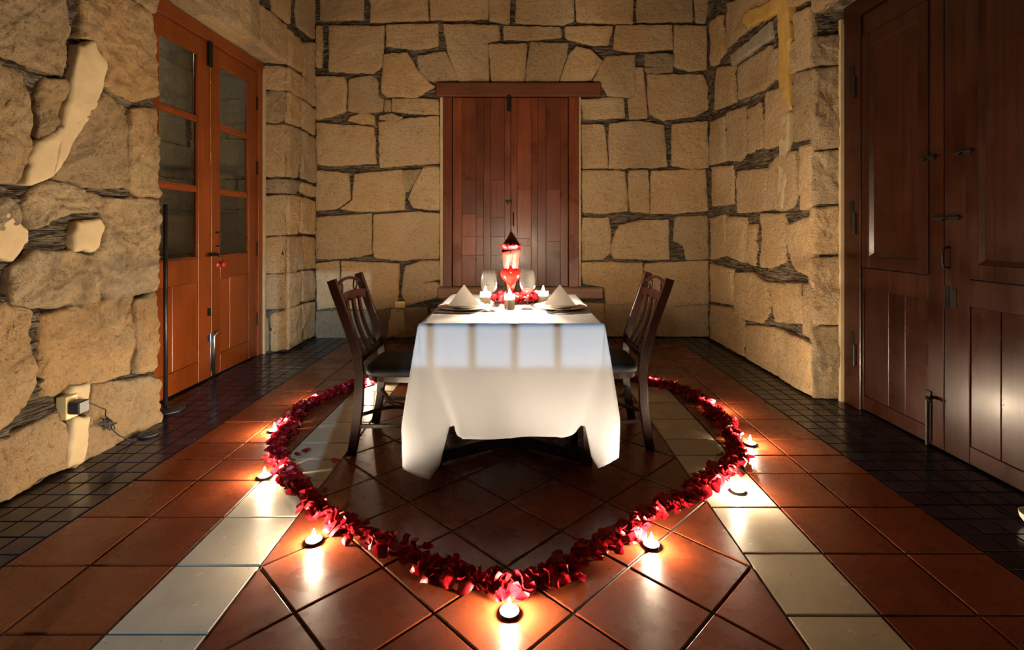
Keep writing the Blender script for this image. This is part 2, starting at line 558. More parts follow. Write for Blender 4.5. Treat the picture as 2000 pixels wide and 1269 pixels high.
def make_stone(poly, mapper, parent, mat='stone', seed=0, out=0.0, name='stone', rough=1.0, jag=.009, step=.024, grow=.016):
    rng = random.Random(seed)
    P = chaikin(poly)
    pts = []
    n = len(P)
    for i in range(n):
        a, b = P[i], P[(i + 1) % n]
        k = max(1, int((b - a).length / step))
        for j in range(k): pts.append(a.lerp(b, j / k))
    N = len(pts)
    cx = sum(p.x for p in pts) / N; cy = sum(p.y for p in pts) / N
    c = Vector((cx, cy))
    so = rng.uniform(0, 50)
    B = []
    for i, p in enumerate(pts):
        w = noise.noise((p.x * 14 + so, p.y * 14, 1.7)) * jag + noise.noise((p.x * 45 + so, p.y * 45, 4.2)) * jag * .8
        B.append(p + (p - c).normalized() * (w + grow))
    tilt = (rng.uniform(-.02, .02), rng.uniform(-.02, .02))
    base = out + rng.uniform(-.005, .007)
    ang = rng.uniform(.3, 1.0) * rng.choice((1, 1, -1)); ca, sa = math.cos(ang), math.sin(ang)
    def hgt(p):
        q = p - c
        h = base + tilt[0] * q.x + tilt[1] * q.y
        h += .010 * rough * noise.noise((p.x * 5 + so, p.y * 5, 0.3))
        h += .009 * rough * noise.noise((p.x * 14 + so, p.y * 14, 2.3))
        u = p.x * ca + p.y * sa; v = -p.x * sa + p.y * ca
        h += .007 * rough * abs(noise.noise((u * 12 + so, v * 34, 5.3)))
        h += .005 * rough * noise.noise((p.x * 42 + so, p.y * 42, 8.3))
        return h
    maxr = max((b - c).length for b in B)
    nin = max(3, min(14, int(maxr / (step * 1.5))))
    rings = [(0, -.06, 0), (0, -.016, 1), (.007, -.004, 1), (.022, .0, 1)]
    vs = []; fs = []
    def put(p, h): vs.append(mapper(p.x, p.y, h))
    nr = 0
    for ins, dh, usen in rings:
        for b in B:
            d = b - c; L = d.length
            q = c + d * max(.5, 1 - ins / max(L, 1e-4))
            put(q, (hgt(q) if usen else base) + dh)
        nr += 1
    for r in range(1, nin):
        k = 1 - r / nin
        for b in B:
            d = b - c; L = d.length
            q = c + d * (max(.5, 1 - .022 / max(L, 1e-4)) * k)
            put(q, hgt(q) + .001)
        nr += 1
    put(c, hgt(c) + .001)
    for r in range(nr - 1):
        for i in range(N):
            j = (i + 1) % N
            fs.append((r * N + i, r * N + j, (r + 1) * N + j, (r + 1) * N + i))
    for i in range(N):
        fs.append(((nr - 1) * N + i, (nr - 1) * N + (i + 1) % N, nr * N))
    me = mesh_data(name, vs, fs, M[mat], True)
    return obj(name, me, parent)

def grid_part(mb, mapper, u0, u1, v0, v1, res, depth, amp, seed=0.0):
    nu = max(1, int((u1 - u0) / res)); nv = max(1, int((v1 - v0) / res))
    vs = []; fs = []
    for j in range(nv + 1):
        for i in range(nu + 1):
            u = u0 + (u1 - u0) * i / nu; v = v0 + (v1 - v0) * j / nv
            h = noise.noise((u * 9 + seed, v * 9, .4)) * amp + noise.noise((u * 24 + seed, v * 24, 3.1)) * amp * .8
            h += (abs(noise.noise((u * 15 + seed, v * 46, 7.7))) - .25) * amp * 1.5
            vs.append(mapper(u, v, -depth + h))
    for j in range(nv):
        for i in range(nu):
            a = j * (nu + 1) + i
            fs.append((a, a + 1, a + nu + 2, a + nu + 1))
    mb.add(vs, fs)

# ------------------------------------------------------------------ walls
MD = .034   # depth of the mortar behind the stone faces
wb = MB()
wb.box(-3.9, XR + .6, YB + .06, YB + .35, 0, ZC)
grid_part(wb, map_back, XL - .05, XR + .05, 0.0, ZC, .020, MD, .020, 0)
wall_back = wb.build('wall_back', M['mortar'])
tag(wall_back, 'back wall of large tan sandstone blocks with grey slate joints', 'wall', kind='structure')

wl = MB()
wl.box(-2.75, XL - .05, YF, PL_Y - .03, 0, ZC)
wl.box(-2.75, XL - .05, PL_Y - .03, PL_R1, LIN_L + .03, ZC)
wl.box(-2.62, XL - .05, PL_R1, YB + .06, 0, ZC)
grid_part(wl, map_left, 1.0, PL_Y - .012, 0, 3.0, .017, MD, .020, 11)
grid_part(wl, map_left, 1.0, PL_Y - .012, 3.0, ZC, .05, MD, .016, 15)
grid_part(wl, map_left, YF, 1.0, 0, ZC, .08, MD, .016, 16)
grid_part(wl, map_left, PL_Y - .012, PL_R1, LIN_L + .02, ZC, .03, MD, .014, 12)
grid_part(wl, map_left, PL_R1 - .01, YB, 0, ZC, .027, MD, .016, 13)
rev_l, rev_len = plane_map((XDL - .05, PL_R0), (XL - .02, PL_R1))
grid_part(wl, rev_l, 0, rev_len, 0, LIN_L + .03, .027, .02, .016, 14)
wall_left = wl.build('wall_left', M['mortar'])
tag(wall_left, 'left wall of rough weathered sandstone with plaster patches around the orange door', 'wall', kind='structure')

wr = MB()
wr.box(XR + .05, 2.75, PR_C + .0, YB + .06, 0, ZC)
wr.box(XR + .05, 2.75, PR_N, PR_C, LIN_R + .03, ZC)
wr.box(XR + .05, 2.75, YF, PR_N, 0, ZC)
grid_part(wr, map_right, PR_C, YB, 0, ZC, .020, MD, .020, 21)
grid_part(wr, map_right, PR_N, PR_C, LIN_R + .02, ZC, .03, MD, .014, 22)
grid_part(wr, map_right, YF, PR_N, 0, ZC, .06, MD, .014, 23)
rev_r, rev_rlen = plane_map((XR + .01, PR_C - .01), (XDR + .06, PR_R))
grid_part(wr, rev_r, 0, rev_rlen, 0, LIN_R + .03, .027, .02, .016, 24)
wall_right = wr.build('wall_right', M['mortar'])
tag(wall_right, 'right wall of tan sandstone blocks with an ochre plaster stripe', 'wall', kind='structure')

# wall behind the camera with a tall window and a small barred opening
wf = MB()
WX0, WX1, WZ0, WZ1 = -1.0, 0.0, 1.6, 3.6          # tall window
BX0, BX1, BZ0, BZ1 = 0.22, 1.02, 2.62, 2.785      # barred opening
for a in ((-2.75, WX0, 0, ZC), (WX0, WX1, 0, WZ0), (WX0, WX1, WZ1, ZC), (WX1, BX0, 0, ZC),
          (BX0, BX1, 0, BZ0), (BX0, BX1, BZ1, ZC), (BX1, 2.75, 0, ZC)):
    wf.box(a[0], a[1], YF - .06, YF, a[2], a[3])
wall_front = wf.build('wall_front', M['stone'])
tag(wall_front, 'plain sandstone wall opposite the brown shutters', 'wall', kind='structure')
win2 = empty('window_2', (0, 0, 0)); tag(win2, 'tall window in the wall opposite the shutters', 'window', kind='structure')
f = MB()
for x in (WX0, (WX0 + WX1) / 2 - .02, WX1 - .04): f.box(x, x + .04, YF - .05, YF - .01, WZ0, WZ1)
for z in (WZ0, WZ0 + .65, WZ0 + 1.3, WZ1 - .04): f.box(WX0, WX1, YF - .045, YF - .015, z, z + .04)
f.build('window_frame', M['dark_wood'], win2)
win3 = empty('window_3', (0, 0, 0)); tag(win3, 'small barred opening in the wall opposite the shutters', 'window', kind='structure')
for xc in (-.386, -.198, -.007, .186):
    x = LAMP.x + (xc - LAMP.x) * (YF - LAMP.y) / (2.3 - LAMP.y)
    MB().box(x - .011, x + .011, YF - .04, YF - .02, BZ0, BZ1).build('window_bar', M['dark_wood'], win3)

cl = MB().box(-2.75, 2.75, YF - .06, YB + .3, ZC, ZC + .1)
ceiling = cl.build('ceiling', M['ceiling'])
tag(ceiling, 'plain plastered ceiling over the stone room', 'ceiling', kind='structure')

# --- back wall stones, traced on the wall plane
c3 = crop(480, 0, 3.0214); c5 = crop(820, 0, 3.0214); c6 = crop(1120, 0, 3.0207)
c4 = crop(480, 340, 3.0214); c7 = crop(1120, 380, 3.0207)
back = []
def B_(cf, pts, m='stone'): back.append((cf(pts), m))
T = -125
B_(c3, [(432, T), (690, T), (690, 105), (440, 115)])
B_(c3, [(735, T), (1060, T), (1070, 110), (735, 125)])
B_(c5, [(60, T), (400, T), (400, 105), (65, 112)])
B_(c5, [(412, T), (528, T), (528, 135), (412, 115)])
B_(c5, [(568, T), (905, T), (905, 115), (840, 140), (570, 130)])
B_(c5, [(920, T), (1255, T), (1255, 138), (930, 120)])
B_(c6, [(378, T), (700, T), (705, 120), (380, 125)])
B_(c6, [(722, T), (800, T), (800, 60), (780, 130), (725, 120)])
B_(c3, [(490, 150), (812, 155), (800, 385), (745, 425), (490, 415)])
B_(c3, [(415, 150), (446, 150), (446, 390), (415, 390)])
B_(c3, [(830, 145), (1130, 140), (1130, 268), (1000, 285), (830, 268)])
B_(c5, [(140, 145), (465, 150), (470, 235), (395, 250), (408, 480), (232, 480), (165, 300)])
B_(c5, [(497, 150), (830, 160), (832, 220), (640, 230), (500, 230)])
B_(c5, [(860, 155), (1140, 155), (1110, 262), (1040, 262), (865, 225)])
B_(c6, [(254, 150), (575, 150), (585, 285), (330, 300), (240, 285)])
B_(c6, [(600, 150), (785, 155), (790, 400), (690, 415), (600, 385)])
B_(c3, [(815, 320), (950, 310), (1010, 415), (1085, 490), (1110, 510), (1000, 570), (830, 565), (800, 540)])
B_(c3, [(1010, 330), (1175, 305), (1255, 455), (1230, 478), (1130, 480), (1060, 460), (1020, 400)])
B_(c5, [(410, 255), (500, 262), (630, 255), (612, 480), (425, 480)])
B_(c5, [(655, 250), (875, 255), (870, 310), (815, 478), (622, 480)])
B_(c5, [(925, 275), (1000, 295), (1075, 355), (1010, 470), (830, 478), (880, 330)])
B_(c6, [(195, 330), (362, 325), (365, 562), (310, 570), (205, 560), (185, 510), (120, 475)])
B_(c6, [(50, 590), (190, 578), (292, 575), (300, 690), (65, 700)])
B_(c6, [(368, 400), (412, 400), (440, 690), (335, 700), (330, 580), (366, 570)])
B_(c6, [(430, 320), (590, 320), (585, 385), (430, 385)], 'stone_rough')
B_(c6, [(420, 397), (580, 392), (585, 425), (440, 430)], 'stone_rough')
B_(c6, [(440, 440), (760, 440), (790, 480), (800, 640), (720, 680), (530, 705), (455, 665)])
B_(c3, [(412, 450), (575, 455), (590, 500), (585, 650), (430, 700), (412, 700)])
B_(c3, [(610, 465), (740, 445), (770, 470), (775, 560), (810, 585), (805, 650), (680, 665), (605, 650)])
B_(c3, [(865, 580), (1130, 585), (1135, 675), (1000, 665), (865, 655)])
B_(c3, [(820, 590), (850, 590), (850, 650), (820, 650)], 'stone_rough')
B_(c3, [(610, 690), (700, 668), (750, 680), (755, 735), (600, 710)])
B_(c3, [(790, 680), (860, 672), (920, 690), (900, 712), (790, 705)])
B_(c3, [(415, 725), (750, 750), (762, 960), (500, 975), (420, 965)])
B_(c3, [(785, 720), (1135, 685), (1140, 960), (1000, 965), (790, 985)])
B_(c6, [(50, 735), (180, 740), (205, 985), (60, 990)])
B_(c6, [(215, 730), (380, 715), (530, 740), (550, 980), (215, 990)])
B_(c6, [(590, 735), (790, 715), (800, 985), (690, 990), (585, 970)])
B_(c3, [(415, 1005), (600, 1025), (610, 1170), (540, 1225), (415, 1240)])
B_(c3, [(640, 1030), (915, 1000), (930, 1060), (930, 1235), (650, 1245), (560, 1230), (630, 1180)])
B_(c3, [(1050, 985), (1140, 985), (1140, 1235), (990, 1225), (960, 1170), (1000, 1080)])
B_(c3, [(925, 1010), (1030, 1000), (960, 1130), (935, 1120)], 'stone_rough')
B_(c6, [(55, 1005), (305, 1010), (320, 1240), (200, 1255), (60, 1250)])
B_(c6, [(330, 1010), (440, 1005), (450, 1255), (335, 1245)])
B_(c6, [(465, 1010), (780, 1000), (795, 1240), (600, 1255), (460, 1255)])
B_(c4, [(415, 255), (600, 245), (735, 235), (740, 470), (640, 485), (500, 500), (412, 495)])
B_(c4, [(755, 240), (1000, 225), (1140, 235), (1135, 495), (880, 505), (755, 490)])
B_(c7, [(55, 140), (205, 140), (220, 215), (215, 340), (170, 380), (55, 385)])
B_(c7, [(275, 180), (400, 155), (560, 150), (565, 380), (240, 375), (225, 330), (240, 260)])
B_(c7, [(605, 135), (790, 125), (800, 375), (670, 385), (655, 300), (600, 270)])
B_(c4, [(415, 530), (545, 515), (550, 780), (420, 800)])
B_(c4, [(565, 515), (900, 530), (890, 780), (740, 800), (570, 790)])
B_(c4, [(945, 545), (1050, 515), (1140, 515), (1150, 620), (1040, 640), (1020, 750), (950, 770), (920, 700)])
B_(c4, [(1035, 650), (1120, 640), (1140, 660), (1130, 720), (1030, 750)])
B_(c7, [(50, 400), (405, 405), (415, 640), (195, 640), (185, 545), (60, 525)])
B_(c7, [(425, 410), (790, 390), (800, 640), (560, 650), (425, 640)])
B_(c4, [(415, 815), (640, 815), (635, 965), (415, 968)], 'stone_rough')
B_(c4, [(655, 812), (860, 800), (850, 965), (650, 965)], 'stone_rough')
idf = lambda p: p
B_(idf, [(765, 606), (832, 600), (838, 657), (762, 658)], 'stone_rough')
B_(idf, [(842, 604), (915, 590), (915, 657), (843, 657)], 'stone_rough')
B_(idf, [(922, 590), (1010, 590), (1010, 657), (922, 657)], 'stone_rough')
B_(idf, [(1016, 590), (1100, 592), (1100, 657), (1016, 657)], 'stone_rough')
B_(idf, [(1106, 592), (1178, 594), (1180, 657), (1106, 657)])
B_(c7, [(190, 652), (480, 650), (480, 835), (195, 835)])
B_(c7, [(490, 660), (800, 652), (795, 835), (490, 835)])
for i, (pts, m) in enumerate(back):
    make_stone([px_back(*p) for p in pts], map_back, wall_back, m, seed=i, rough=1.4 if m == 'stone_rough' else 1.0, grow=.012)

# --- left wall, pier in front of the orange door
l1 = crop(0, 0, 2.4404); l2 = crop(0, 480, 2.4404)
left = []
def L_(cf, pts, m='stone', o=0.0): left.append((cf(pts), m, o))
L_(l1, [(-330, -60), (335, -60), (330, 270), (300, 360), (200, 330), (0, 250), (-330, 200)])
L_(l1, [(395, -60), (560, -60), (730, 70), (755, 200), (748, 460), (650, 480), (495, 400), (515, 300), (450, 195), (390, 180)])
L_(l1, [(600, -60), (758, -60), (756, 55), (720, 60)])
L_(l1, [(-330, 240), (0, 290), (110, 340), (150, 500), (155, 680), (100, 870), (-330, 900)])
L_(l1, [(215, 370), (340, 395), (330, 560), (230, 660), (185, 660), (205, 480)])
L_(l1, [(350, 570), (490, 440), (600, 510), (600, 700), (615, 860), (600, 890), (420, 890), (250, 840), (330, 700)])
L_(l1, [(625, 520), (750, 515), (758, 930), (680, 940), (615, 880), (625, 740)])
L_(l1, [(480, 945), (752, 950), (760, 1180), (752, 1380), (640, 1410), (500, 1440), (460, 1240), (500, 1080)], 'stone_rough')
L_(l1, [(150, 900), (250, 860), (470, 930), (480, 1010), (340, 1010), (150, 1090), (110, 1000)], 'stone_rough')
L_(l1, [(60, 1270), (160, 1200), (320, 1200), (450, 1220), (480, 1440), (300, 1470), (60, 1450)], 'stone_rough')
L_(l1, [(-330, 960), (60, 940), (95, 1010), (130, 1150), (60, 1230), (-330, 1260)], 'stone_rough')
L_(l2, [(-330, 200), (60, 290), (140, 310), (150, 560), (140, 720), (0, 880), (-330, 1040)])
L_(l2, [(215, 330), (420, 270), (635, 240), (640, 480), (615, 610), (420, 670), (210, 720), (205, 560)])
L_(l2, [(655, 260), (750, 215), (768, 420), (742, 590), (650, 610), (645, 560)])
L_(l2, [(440, 660), (720, 625), (775, 640), (768, 845), (540, 960), (345, 1060), (420, 830), (440, 720)])
L_(l2, [(-330, 1080), (0, 940), (280, 790), (330, 900), (300, 1060), (0, 1225), (-330, 1390)])
for i, (pts, m, o) in enumerate(left):
    make_stone([px_left(*p) for p in pts], map_left, wall_left, 'stone_near' if m == 'stone' else m, seed=200 + i, out=o, rough=2.6 if m == 'stone_rough' else 1.9, jag=.012, step=.017, grow=.007)
# pier above the view and the stones over the door
for i, (a, b, c, d) in enumerate([(1.2, 1.9, 2.55, 3.2), (1.95, 2.62, 2.75, 3.3), (2.68, 3.2, 2.80, 3.35),
                                  (3.23, 3.78, 2.78, 3.30), (3.82, 4.36, 2.775, 3.22), (4.40, 4.86, 2.77, 3.12)]):
    make_stone([(a, c), (b, c + .01), (b + .01, d), (a, d - .02)], map_left, wall_left, 'stone', seed=240 + i, rough=1.4)
for i, (a, b, c, d) in enumerate([(3.30, 3.95, 3.34, 3.92), (3.99, 4.60, 3.27, 3.92), (4.64, 5.12, 3.50, 3.92), (4.64, 4.95, 3.16, 3.46)]):
    make_stone([(a, c), (b, c + .02), (b, d), (a + .01, d)], map_left, wall_left, 'stone', seed=250 + i, rough=1.3)
# pier stones nearer than the view
for base_y, mp, par, y0, y1, sd in ((0, map_left, wall_left, .55, 1.86, 820), (0, map_right, wall_right, .55, 1.88, 860)):
    zr = .03; i = 0
    while zr < 3.3:
        rg = random.Random(sd + i); hh = rg.uniform(.36, .52); u = y0
        while u < y1 - .1:
            ww = min(rg.uniform(.45, .75), y1 - u)
            if y1 - u - ww < .2: ww = y1 - u
            make_stone([(u, zr), (u + ww - .03, zr), (u + ww - .03, zr + hh), (u, zr + hh)], mp, par, 'stone', seed=sd + i * 7 + int(u * 9), rough=1.3)
            u += ww
        zr += hh + .03; i += 1
# lintel underside
sof = lambda u, v, h: (v, u, LIN_L + .012 - h)
for i, (a, b) in enumerate([(3.16, 3.78), (3.81, 4.36), (4.39, 4.90)]):
    make_stone([(a, -2.44), (b, -2.44), (b, -2.212), (a, -2.212)], sof, wall_left, 'stone', seed=260 + i)
# far pier: face and splayed reveal
rows_l = [(.03, .40), (.43, .74), (.77, 1.10), (1.14, 1.50), (1.54, 1.66), (1.70, 2.18), (2.22, 2.50), (2.53, 2.74)]
for i, (a, b) in enumerate(rows_l):
    rg = random.Random(300 + i)
    mm = 'stone_rough' if i in (4,) else 'stone'
    make_stone([(PL_R1 + .012, a), (5.20 + rg.uniform(-.1, .1), a + .01), (5.21, b), (PL_R1 + .012, b)], map_left, wall_left, mm, seed=300 + i, rough=1.3)
    make_stone([(5.25, a + .02), (YB - .015, a), (YB - .015, b - .02), (5.26, b)], map_left, wall_left, 'stone', seed=320 + i, rough=1.1)
    if i == 0:
        make_stone([(.045, a), (.12, a), (.11, b - .08), (.05, b - .06)], rev_l, wall_left, 'stone_rough', seed=341, rough=1.4)
        make_stone([(.15, a), (rev_len - .005, a), (rev_len - .005, b), (.15, b - .05)], rev_l, wall_left, 'stone', seed=342, rough=1.4)
    else:
        make_stone([(.045, a), (rev_len - .006, a), (rev_len - .006, b), (.045, b - .01)], rev_l, wall_left, mm if i != 6 else 'stone_rough', seed=340 + i * 3, rough=1.4)
make_stone([(PL_R1 + .02, 2.78), (5.24, 2.80), (5.26, 3.08), (PL_R1 + .0, 3.10)], map_left, wall_left, 'stone', seed=371)
make_stone([(5.29, 2.76), (YB - .015, 2.74), (YB - .015, 3.20), (5.30, 3.10)], map_left, wall_left, 'stone', seed=372)
make_stone([(5.16, 3.24), (YB - .015, 3.26), (YB - .015, 3.9), (5.18, 3.9)], map_left, wall_left, 'stone', seed=373)

# --- right wall
right = []
def R_(cf, pts, m='stone'): right.append((cf(pts), m))
R_(c6, [(803, 130), (870, 85), (885, 300), (840, 380), (805, 390)])
R_(c6, [(905, 20), (1060, -40), (1060, 150), (1000, 190), (895, 285)])
R_(c6, [(1075, -45), (1210, -100), (1215, 60), (1075, 130)])
R_(c6, [(845, 400), (935, 385), (950, 600), (830, 650), (835, 480)])
R_(c6, [(960, 390), (1155, 265), (1160, 480), (1110, 530), (965, 590)])
R_(c6, [(1170, 300), (1290, 240), (1300, 420), (1215, 460), (1170, 470)])
R_(c6, [(803, 715), (885, 685), (890, 945), (800, 975)])
R_(c6, [(900, 665), (1008, 625), (1012, 900), (975, 950), (897, 945)])
R_(c6, [(1024, 645), (1095, 605), (1105, 870), (1024, 905)])
R_(c6, [(1128, 545), (1270, 490), (1270, 830), (1128, 880)])
R_(c6, [(815, 985), (932, 975), (937, 1200), (815, 1215)])
R_(c6, [(958, 1010), (1130, 990), (1130, 1240), (960, 1255)])
R_(c6, [(1150, 975), (1215, 905), (1305, 885), (1310, 1150), (1250, 1240), (1150, 1230)])
R_(c6, [(1290, 440), (1396, 400), (1398, 800), (1290, 840)], 'stone_rough')
R_(c6, [(1300, 80), (1396, 40), (1396, 380), (1310, 420), (1300, 230)])
R_(c6, [(1325, 870), (1400, 840), (1400, 1215), (1335, 1240)])
R_(c6, [(905, -10), (1060, -70), (1210, -130), (1396, -200), (1396, 0), (1300, 50), (1215, -110), (1060, -55)][:4] + [(1396, -10), (1290, 40)])
R_(c7, [(803, 140), (885, 115), (890, 360), (805, 385)])
R_(c7, [(900, 130), (1003, 130), (1000, 400), (902, 360)])
R_(c7, [(1024, 175), (1066, 175), (1063, 420), (1022, 400)])
R_(c7, [(1102, 112), (1233, 110), (1238, 400), (1150, 430), (1102, 430)])
R_(c7, [(1262, 180), (1400, 120), (1400, 490), (1300, 440), (1267, 340)])
R_(c7, [(803, 405), (930, 440), (938, 650), (803, 630)])
R_(c7, [(950, 460), (1060, 460), (1135, 520), (1150, 690), (1100, 760), (950, 715)])
R_(c7, [(1158, 520), (1318, 520), (1338, 760), (1180, 750), (1162, 640)])
R_(c7, [(1352, 530), (1400, 520), (1400, 850), (1358, 820)])
R_(c7, [(803, 650), (935, 670), (1000, 740), (1000, 955), (803, 845)])
R_(c7, [(1012, 770), (1170, 780), (1195, 1070), (1012, 965)])
R_(c7, [(1185, 785), (1350, 850), (1402, 880), (1402, 1185), (1208, 1080)])
for i, (pts, m) in enumerate(right):
    make_stone([px_right(*p) for p in pts], map_right, wall_right, m, seed=400 + i, rough=1.6 if m == 'stone_rough' else 1.0, jag=.007, grow=.004)
for i, (a, b, c, d) in enumerate([(2.9, 3.57, 2.70, 3.3), (2.2, 2.86, 2.70, 3.3), (3.62, 4.2, 3.25, 3.9), (4.24, 4.9, 3.55, 3.92)]):
    make_stone([(a, c), (b, c), (b, d), (a, d)], map_right, wall_right, 'stone', seed=440 + i)
rows_r = [(.02, .50), (.53, .98), (1.02, 1.33), (1.37, 1.72), (1.75, 2.30), (2.33, 2.52)]
for i, (a, b) in enumerate(rows_r):
    make_stone([(.006, a), (rev_rlen - .07, a + .01), (rev_rlen - .07, b), (.006, b - .01)], rev_r, wall_right, 'stone_rough' if i in (0, 5) else 'stone', seed=460 + i, rough=1.8, out=.010)

# plaster patches: thin uneven slabs on the stones
def patch(pts, pxf, mapper, parent, mat, out=.014, name='plaster_patch', seed=0):
    o = make_stone([pxf(*p) for p in pts], mapper, parent, mat, seed=seed, out=.011, name=name, rough=.45, jag=.022, grow=.0)
    return o
patch(l1([(370, 210), (440, 200), (505, 300), (490, 420), (420, 560), (330, 690), (300, 760), (235, 850), (110, 880), (140, 740), (155, 680), (240, 650), (330, 560), (350, 400), (345, 300)])[:8], px_left, map_left, wall_left, 'plaster', .012, seed=501)
patch(l1([(345, 545), (420, 560), (320, 700), (230, 860), (110, 885), (130, 740), (175, 670), (240, 650)]), px_left, map_left, wall_left, 'plaster', .012, seed=502)
patch(l1([(-200, 990), (60, 1000), (130, 1090), (125, 1160), (60, 1235), (-200, 1230)]), px_left, map_left, wall_left, 'plaster', .012, seed=503)
patch(l1([(375, 1060), (480, 1035), (485, 1090), (440, 1195), (345, 1205), (340, 1120)]), px_left, map_left, wall_left, 'plaster', .014, seed=504)
patch(l2([(345, 830), (420, 805), (410, 960), (380, 1030), (310, 1075), (320, 930)]), px_left, map_left, wall_left, 'plaster', .008, seed=505)
patch(l2([(340, 670), (440, 650), (415, 735), (330, 725)]), px_left, map_left, wall_left, 'plaster', .006, seed=506)
patch(c6([(1215, -130), (1272, -150), (1278, 250), (1272, 430), (1276, 640), (1225, 660), (1212, 440)]), px_right, map_right, wall_right, 'ochre', .016, seed=507)
patch(c6([(1225, 670), (1276, 650), (1270, 830), (1265, 1000), (1240, 1230), (1205, 1240), (1215, 900)]), px_right, map_right, wall_right, 'plaster', .014, seed=508)
patch(c6([(930, 330), (1165, 120), (1160, 225), (940, 388)]), px_right, map_right, wall_right, 'plaster_grey', .006, seed=509)
patch(c6([(1010, 80), (1210, -20), (1210, 70), (1030, 165), (1000, 140)]), px_right, map_right, wall_right, 'ochre', .010, seed=510)
patch([(764, 603), (790, 602), (792, 640), (782, 656), (758, 656), (758, 630)], px_back, map_back, wall_back, 'plaster', .012, seed=511)
# plaster fillets beside the frames
MB().box(-.845, -.812, YB - .004, YB + .03, .56, 2.62).build('plaster_fillet', M['plaster'], wall_back)
MB().box(.668, .690, YB - .002, YB + .03, .56, 2.62).build('plaster_fillet', M['plaster'], wall_back)
MB().box(XDL + .02, XDL + .055, PL_R0 - .012, PL_R0 + .012, 0, 2.7).build('plaster_fillet', M['plaster'], wall_left)
MB().box(XDR - .055, XDR + .02, PR_R - .006, PR_R + .02, 0, 2.62).build('plaster_fillet', M['plaster'], wall_right)

# passage behind the glazed door
map_pass = lambda u, v, h: (-3.55 + h, u, v)
wp = MB()
wp.box(-3.85, -3.6, 2.4, 5.65, 0, ZC)
wp.box(-3.6, -2.75, 2.35, 2.4, 0, ZC)
grid_part(wp, map_pass, 2.4, 5.6, 0, ZC, .06, MD, .014, 31)
wall_passage = wp.build('wall_passage', M['mortar'])
tag(wall_passage, 'grey lit stone wall of the passage seen through the glazed orange door', 'wall', kind='structure')
zr = .05; i = 0
while zr < 3.6:
    rg = random.Random(600 + i); hh = rg.uniform(.32, .48); u = 3.2 + rg.uniform(0, .3)
    while u < 5.5:
        ww = rg.uniform(.4, .75)
        make_stone([(u, zr), (min(u + ww, 5.58), zr), (min(u + ww, 5.58), zr + hh), (u, zr + hh)], map_pass, wall_passage, 'stone', seed=700 + i * 9 + int(u * 10))
        u += ww + .03
    zr += hh + .03; i += 1

map_end = lambda u, v, h: (u, YB + .035 - h, v)
zr = .04; i = 0
while zr < 3.6:
    rg = random.Random(900 + i); hh = rg.uniform(.30, .46); u = -3.58
    w0 = rg.uniform(.25, .6)
    for (a, b) in ((-3.58, -3.58 + w0), (-3.55 + w0, -2.64)):
        make_stone([(a, zr), (b, zr), (b, zr + hh), (a, zr + hh)], map_end, wall_passage, 'stone', seed=950 + i * 3 + int(w0 * 10))
    zr += hh + .03; i += 1

# ------------------------------------------------------------------ floor and tiles
fl = MB()
fl.box(-3.85, 2.75, YF - .05, YB + .1, -.12, -.007)
floor = fl.build('floor', M['grout'])
tag(floor, 'floor of terracotta, beige and black tiles with dark joints', 'floor', kind='structure')

def inset_poly(poly, d):
    n = len(poly); out = []
    for i in range(n):
        a = Vector(poly[i - 1]); b = Vector(poly[i]); c = Vector(poly[(i + 1) % n])
        e1 = (b - a).normalized(); e2 = (c - b).normalized()
        n1 = Vector((-e1.y, e1.x)); n2 = Vector((-e2.y, e2.x))
        k = 1 + n1.dot(n2)
        out.append(b + (n1 + n2) * (d / max(k, .15)))
    return out

def area(poly):
    return .5 * sum(poly[i - 1][0] * poly[i][1] - poly[i][0] * poly[i - 1][1] for i in range(len(poly)))

def clip(poly, x0, x1, y0, y1):
    def cut(P, inside, inter):
        out = []
        for i in range(len(P)):
            a, b = P[i - 1], P[i]
            if inside(b):
                if not inside(a): out.append(inter(a, b))
                out.append(b)
            elif inside(a): out.append(inter(a, b))
        return out
    def ix(v): return lambda a, b: (v, a[1] + (b[1] - a[1]) * (v - a[0]) / (b[0] - a[0]))
    def iy(v): return lambda a, b: (a[0] + (b[0] - a[0]) * (v - a[1]) / (b[1] - a[1]), v)
    e = 1e-7
    for ins, it in ((lambda p: p[0] >= x0 - e, ix(x0)), (lambda p: p[0] <= x1 + e, ix(x1)),
                    (lambda p: p[1] >= y0 - e, iy(y0)), (lambda p: p[1] <= y1 + e, iy(y1))):
        if not poly: return []
        poly = cut(poly, ins, it)
    # drop doubled points
    out = []
    for p in poly:
        if not out or (Vector(p) - Vector(out[-1])).length > 1e-4: out.append(p)
    if len(out) > 1 and (Vector(out[0]) - Vector(out[-1])).length < 1e-4: out.pop()
    return out

tile_cache = {}
def tile_geo(poly, gap, bev):
    P0 = inset_poly(poly, gap); P1 = inset_poly(poly, gap + bev)
    n = len(P0)
    vs = [(p.x, p.y, -.010) for p in P0] + [(p.x, p.y, -bev * .8) for p in P0] + [(p.x, p.y, 0) for p in P1]
    fs = []
    for r in range(2):
        for i in range(n):
            j = (i + 1) % n
            fs.append((r * n + i, r * n + j, (r + 1) * n + j, (r + 1) * n + i))
    fs.append(tuple(2 * n + i for i in range(n)))
    return vs, fs

